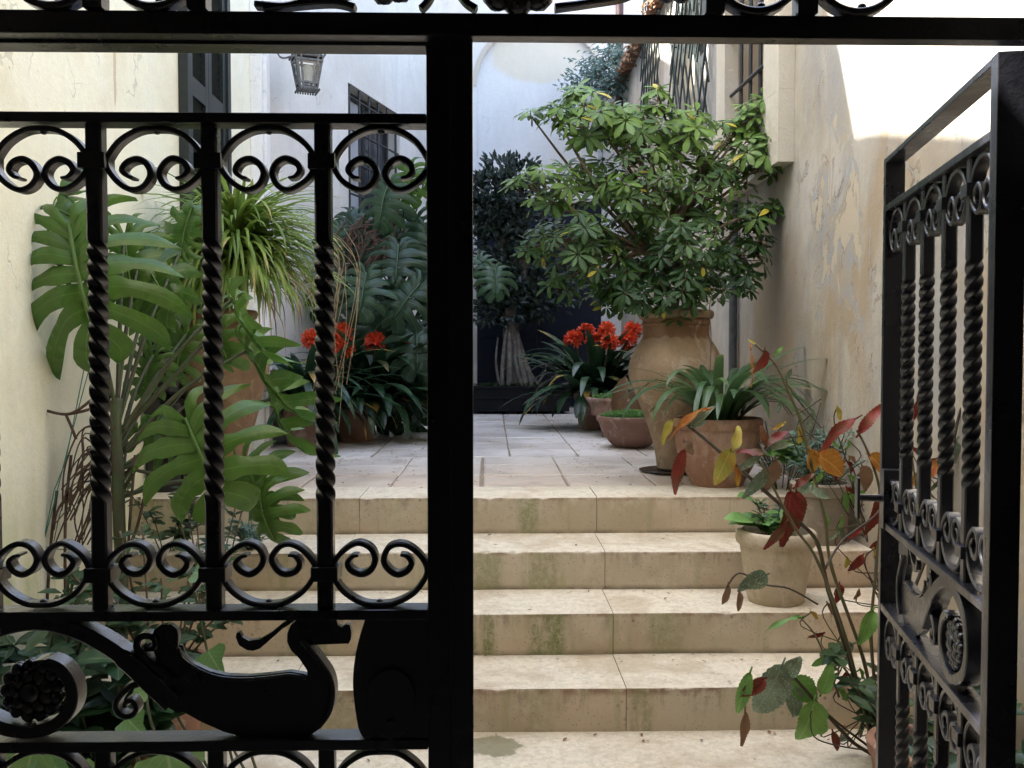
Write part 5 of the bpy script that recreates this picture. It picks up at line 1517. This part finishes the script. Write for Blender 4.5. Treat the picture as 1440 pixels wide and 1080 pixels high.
mb = MB(); mb.tube(crom([P(1150, 850, 2.7), P(1110, 828, 2.67), P(1075, 822, 2.66), P(1040, 806, 2.66), (P(1022, 826, 2.66))], 5), .003, 5); mb.build('cane', M['cane'], bg_)
BL(1100, 935, 2.6, 112, 108, .62, 'b_grey', (-.15, -1, .35), curl=.3, lab='largest grey green jagged leaf'); BL(1105, 950, 2.59, -50, 36, .9, 'b_grey'); BL(1112, 955, 2.62, 40, 60, .8, 'b_green', (0, -1, .2)); BL(1145, 985, 2.6, 100, 80, .75, 'b_green', (.1, -1, .3), curl=.4)
BL(1055, 945, 2.6, 110, 78, .35, 'b_green', (-.4, -1, .2), fold=.6); BL(1048, 1000, 2.6, 95, 60, .3, 'b_brown', fold=.6); BL(1075, 955, 2.6, 150, 46, .6, 'b_red', fold=.4); BL(1155, 975, 2.62, -70, 50, .6, 'b_green'); BL(1110, 965, 2.61, 70, 66, .6, 'b_grey', (.2, -1, .1)); BL(1200, 905, 2.75, 150, 60, .5, 'b_grey', fold=.4)
BL(1275, 555, 3.0, -110, 34, .5, 'b_orange'); BL(1345, 620, 3.0, 110, 70, .5, 'b_grey'); BL(1360, 640, 3.0, 80, 60, .5, 'b_grey'); BL(1320, 650, 3.0, 150, 60, .45, 'b_orange'); BL(1300, 690, 3.0, 120, 60, .4, 'b_grey'); BL(1395, 560, 3.0, 60, 80, .5, 'b_orange'); BL(1400, 600, 3.0, 90, 90, .45, 'b_red'); BL(1370, 680, 3.0, 100, 60, .5, 'b_brown'); BL(1290, 560, 3.0, 95, 50, .3, 'b_red')

for (x0_, y0_, Y_, cnt) in ((1190, 700, 2.95, 14), (1165, 620, 2.95, 8), (1200, 980, 2.8, 14), (1170, 900, 2.8, 7), (1215, 800, 2.9, 10), (1320, 680, 3.05, 12), (1130, 560, 2.9, 4)):
    for k in range(cnt):
        x_, y_ = x0_ + rnd(-38, 30), y0_ + rnd(-60, 60); a_ = rnd(20, 160); sz = rnd(14, 34)
        BL(x_, y_, Y_, a_, sz, rnd(.3, .6), random.choice(('b_green', 'b_grey', 'b_grey', 'b_brown', 'b_green', 'b_yellow', 'b_red')), (rnd(-.4, .4), -1, rnd(.1, .7)), fold=.3)
        q_ = P(x_, y_, Y_); mb = MB(); mb.tube(crom([q_, q_ + Vector((rnd(-.03, .05), .02, -.05)), P(x0_ + 25, y0_ + rnd(0, 60), Y_)], 4), .0022, 4, cap=False); mb.build('leaf_stalk', M[random.choice(('cane', 'caneg'))], bg_)
# plants behind the open leaf, foot of right wall
clump('low_shrub', 'dark leafy shrub behind the open gate leaf at wall foot', (1.26, 2.66, 0), .30, 420, M['herb'], (.05, .09), .45, nst=16, hh=.9)
clump('low_shrub', 'green shrub low down behind the hinge side of open leaf', (1.25, 2.15, 0), .28, 380, M['monstera_dark'], (.06, .1), .45, nst=14, hh=.8)

# ------------------------------------------------------------------ lower left plants behind the gate
LP1 = (jx(255, 3.05), 2.86, 0)
pot('terracotta_pot', 'terracotta pot on landing behind the iron beast figure', 'pot', LP1, [(.10, 0), (.105, .02), (.135, .24), (.145, .245), (.15, .29), (.145, .295)], M['tc_red'], .26)
clump('low_shrub', 'twiggy shrub with small dark leaves in the lower left pot', (LP1[0], LP1[1], .26), .30, 300, M['herb'], (.035, .06), .5, nst=15, hh=1.0, stem=M['bark'])
clump('low_shrub', 'dense dark green shrub at far lower left behind gate scroll', (jx(60, 2.9), 2.85, 0), .42, 700, M['herb'], (.05, .09), .5, nst=26, hh=.95)
clump('low_shrub', 'mid green leafy plant between the two lower left shrubs', (jx(165, 2.8), 2.7, 0), .30, 260, M['monstera_dark'], (.08, .14), .5, nst=14, hh=1.0, segs=4)
clump('fern', 'small blue green fern rooted on left end of the step', (jx(350, 3.72), 3.75, Z2), .10, 260, M['sedum'], (.03, .05), .22, nst=18, hh=.9)
clump('low_shrub', 'thin twiggy sprig by the fern on the left steps', (jx(300, 3.5), 3.45, Z3), .24, 70, M['herb'], (.03, .05), .45, nst=8, hh=1.3, stem=M['bark'])
clump('low_shrub', 'leafy sprig at the left end of the upper steps', (jx(235, 3.75), 3.75, Z2), .2, 130, M['herb'], (.04, .06), .45, nst=8, hh=.9)
hv = thing('heart_leaf_plant', 'plant with big pale heart shaped leaves below the gate rail', 'plant', (jx(150, 2.3), 2.3, 0))
mb = MB(); st = MB()
for (px, py, ang, sz) in ((45, 1055, 100, 85), (235, 1058, 75, 95), (192, 900, 75, 46), (178, 1010, 40, 44), (205, 970, 150, 34), (292, 915, 55, 44), (150, 1085, 120, 80), (272, 805, 10, 34), (20, 1085, 140, 70), (330, 1000, 40, 34), (235, 915, 110, 36), (120, 935, 200, 30), (60, 1060, 40, 60)):
    Y = 2.35 if py > 950 else 2.62
    p = P(px, py, Y); L_ = sz / FPX * Y
    d = Vector((math.cos(R(ang)), -.2, -math.sin(R(ang))))
    leaf(mb, p, d, (rnd(-.2, .2), -.8, .8), L_, L_ * .95, heartp, 8, .18, .2)
    st.tube(crom([p, p + Vector((rnd(-.05, .05), .1, -.15)), Vector((p.x * .9, Y + .1, 0))], 5), .004, 5)
mb.build('leaves', M['heartl'], hv, smooth=True); st.build('stems', M['stemg'], hv)
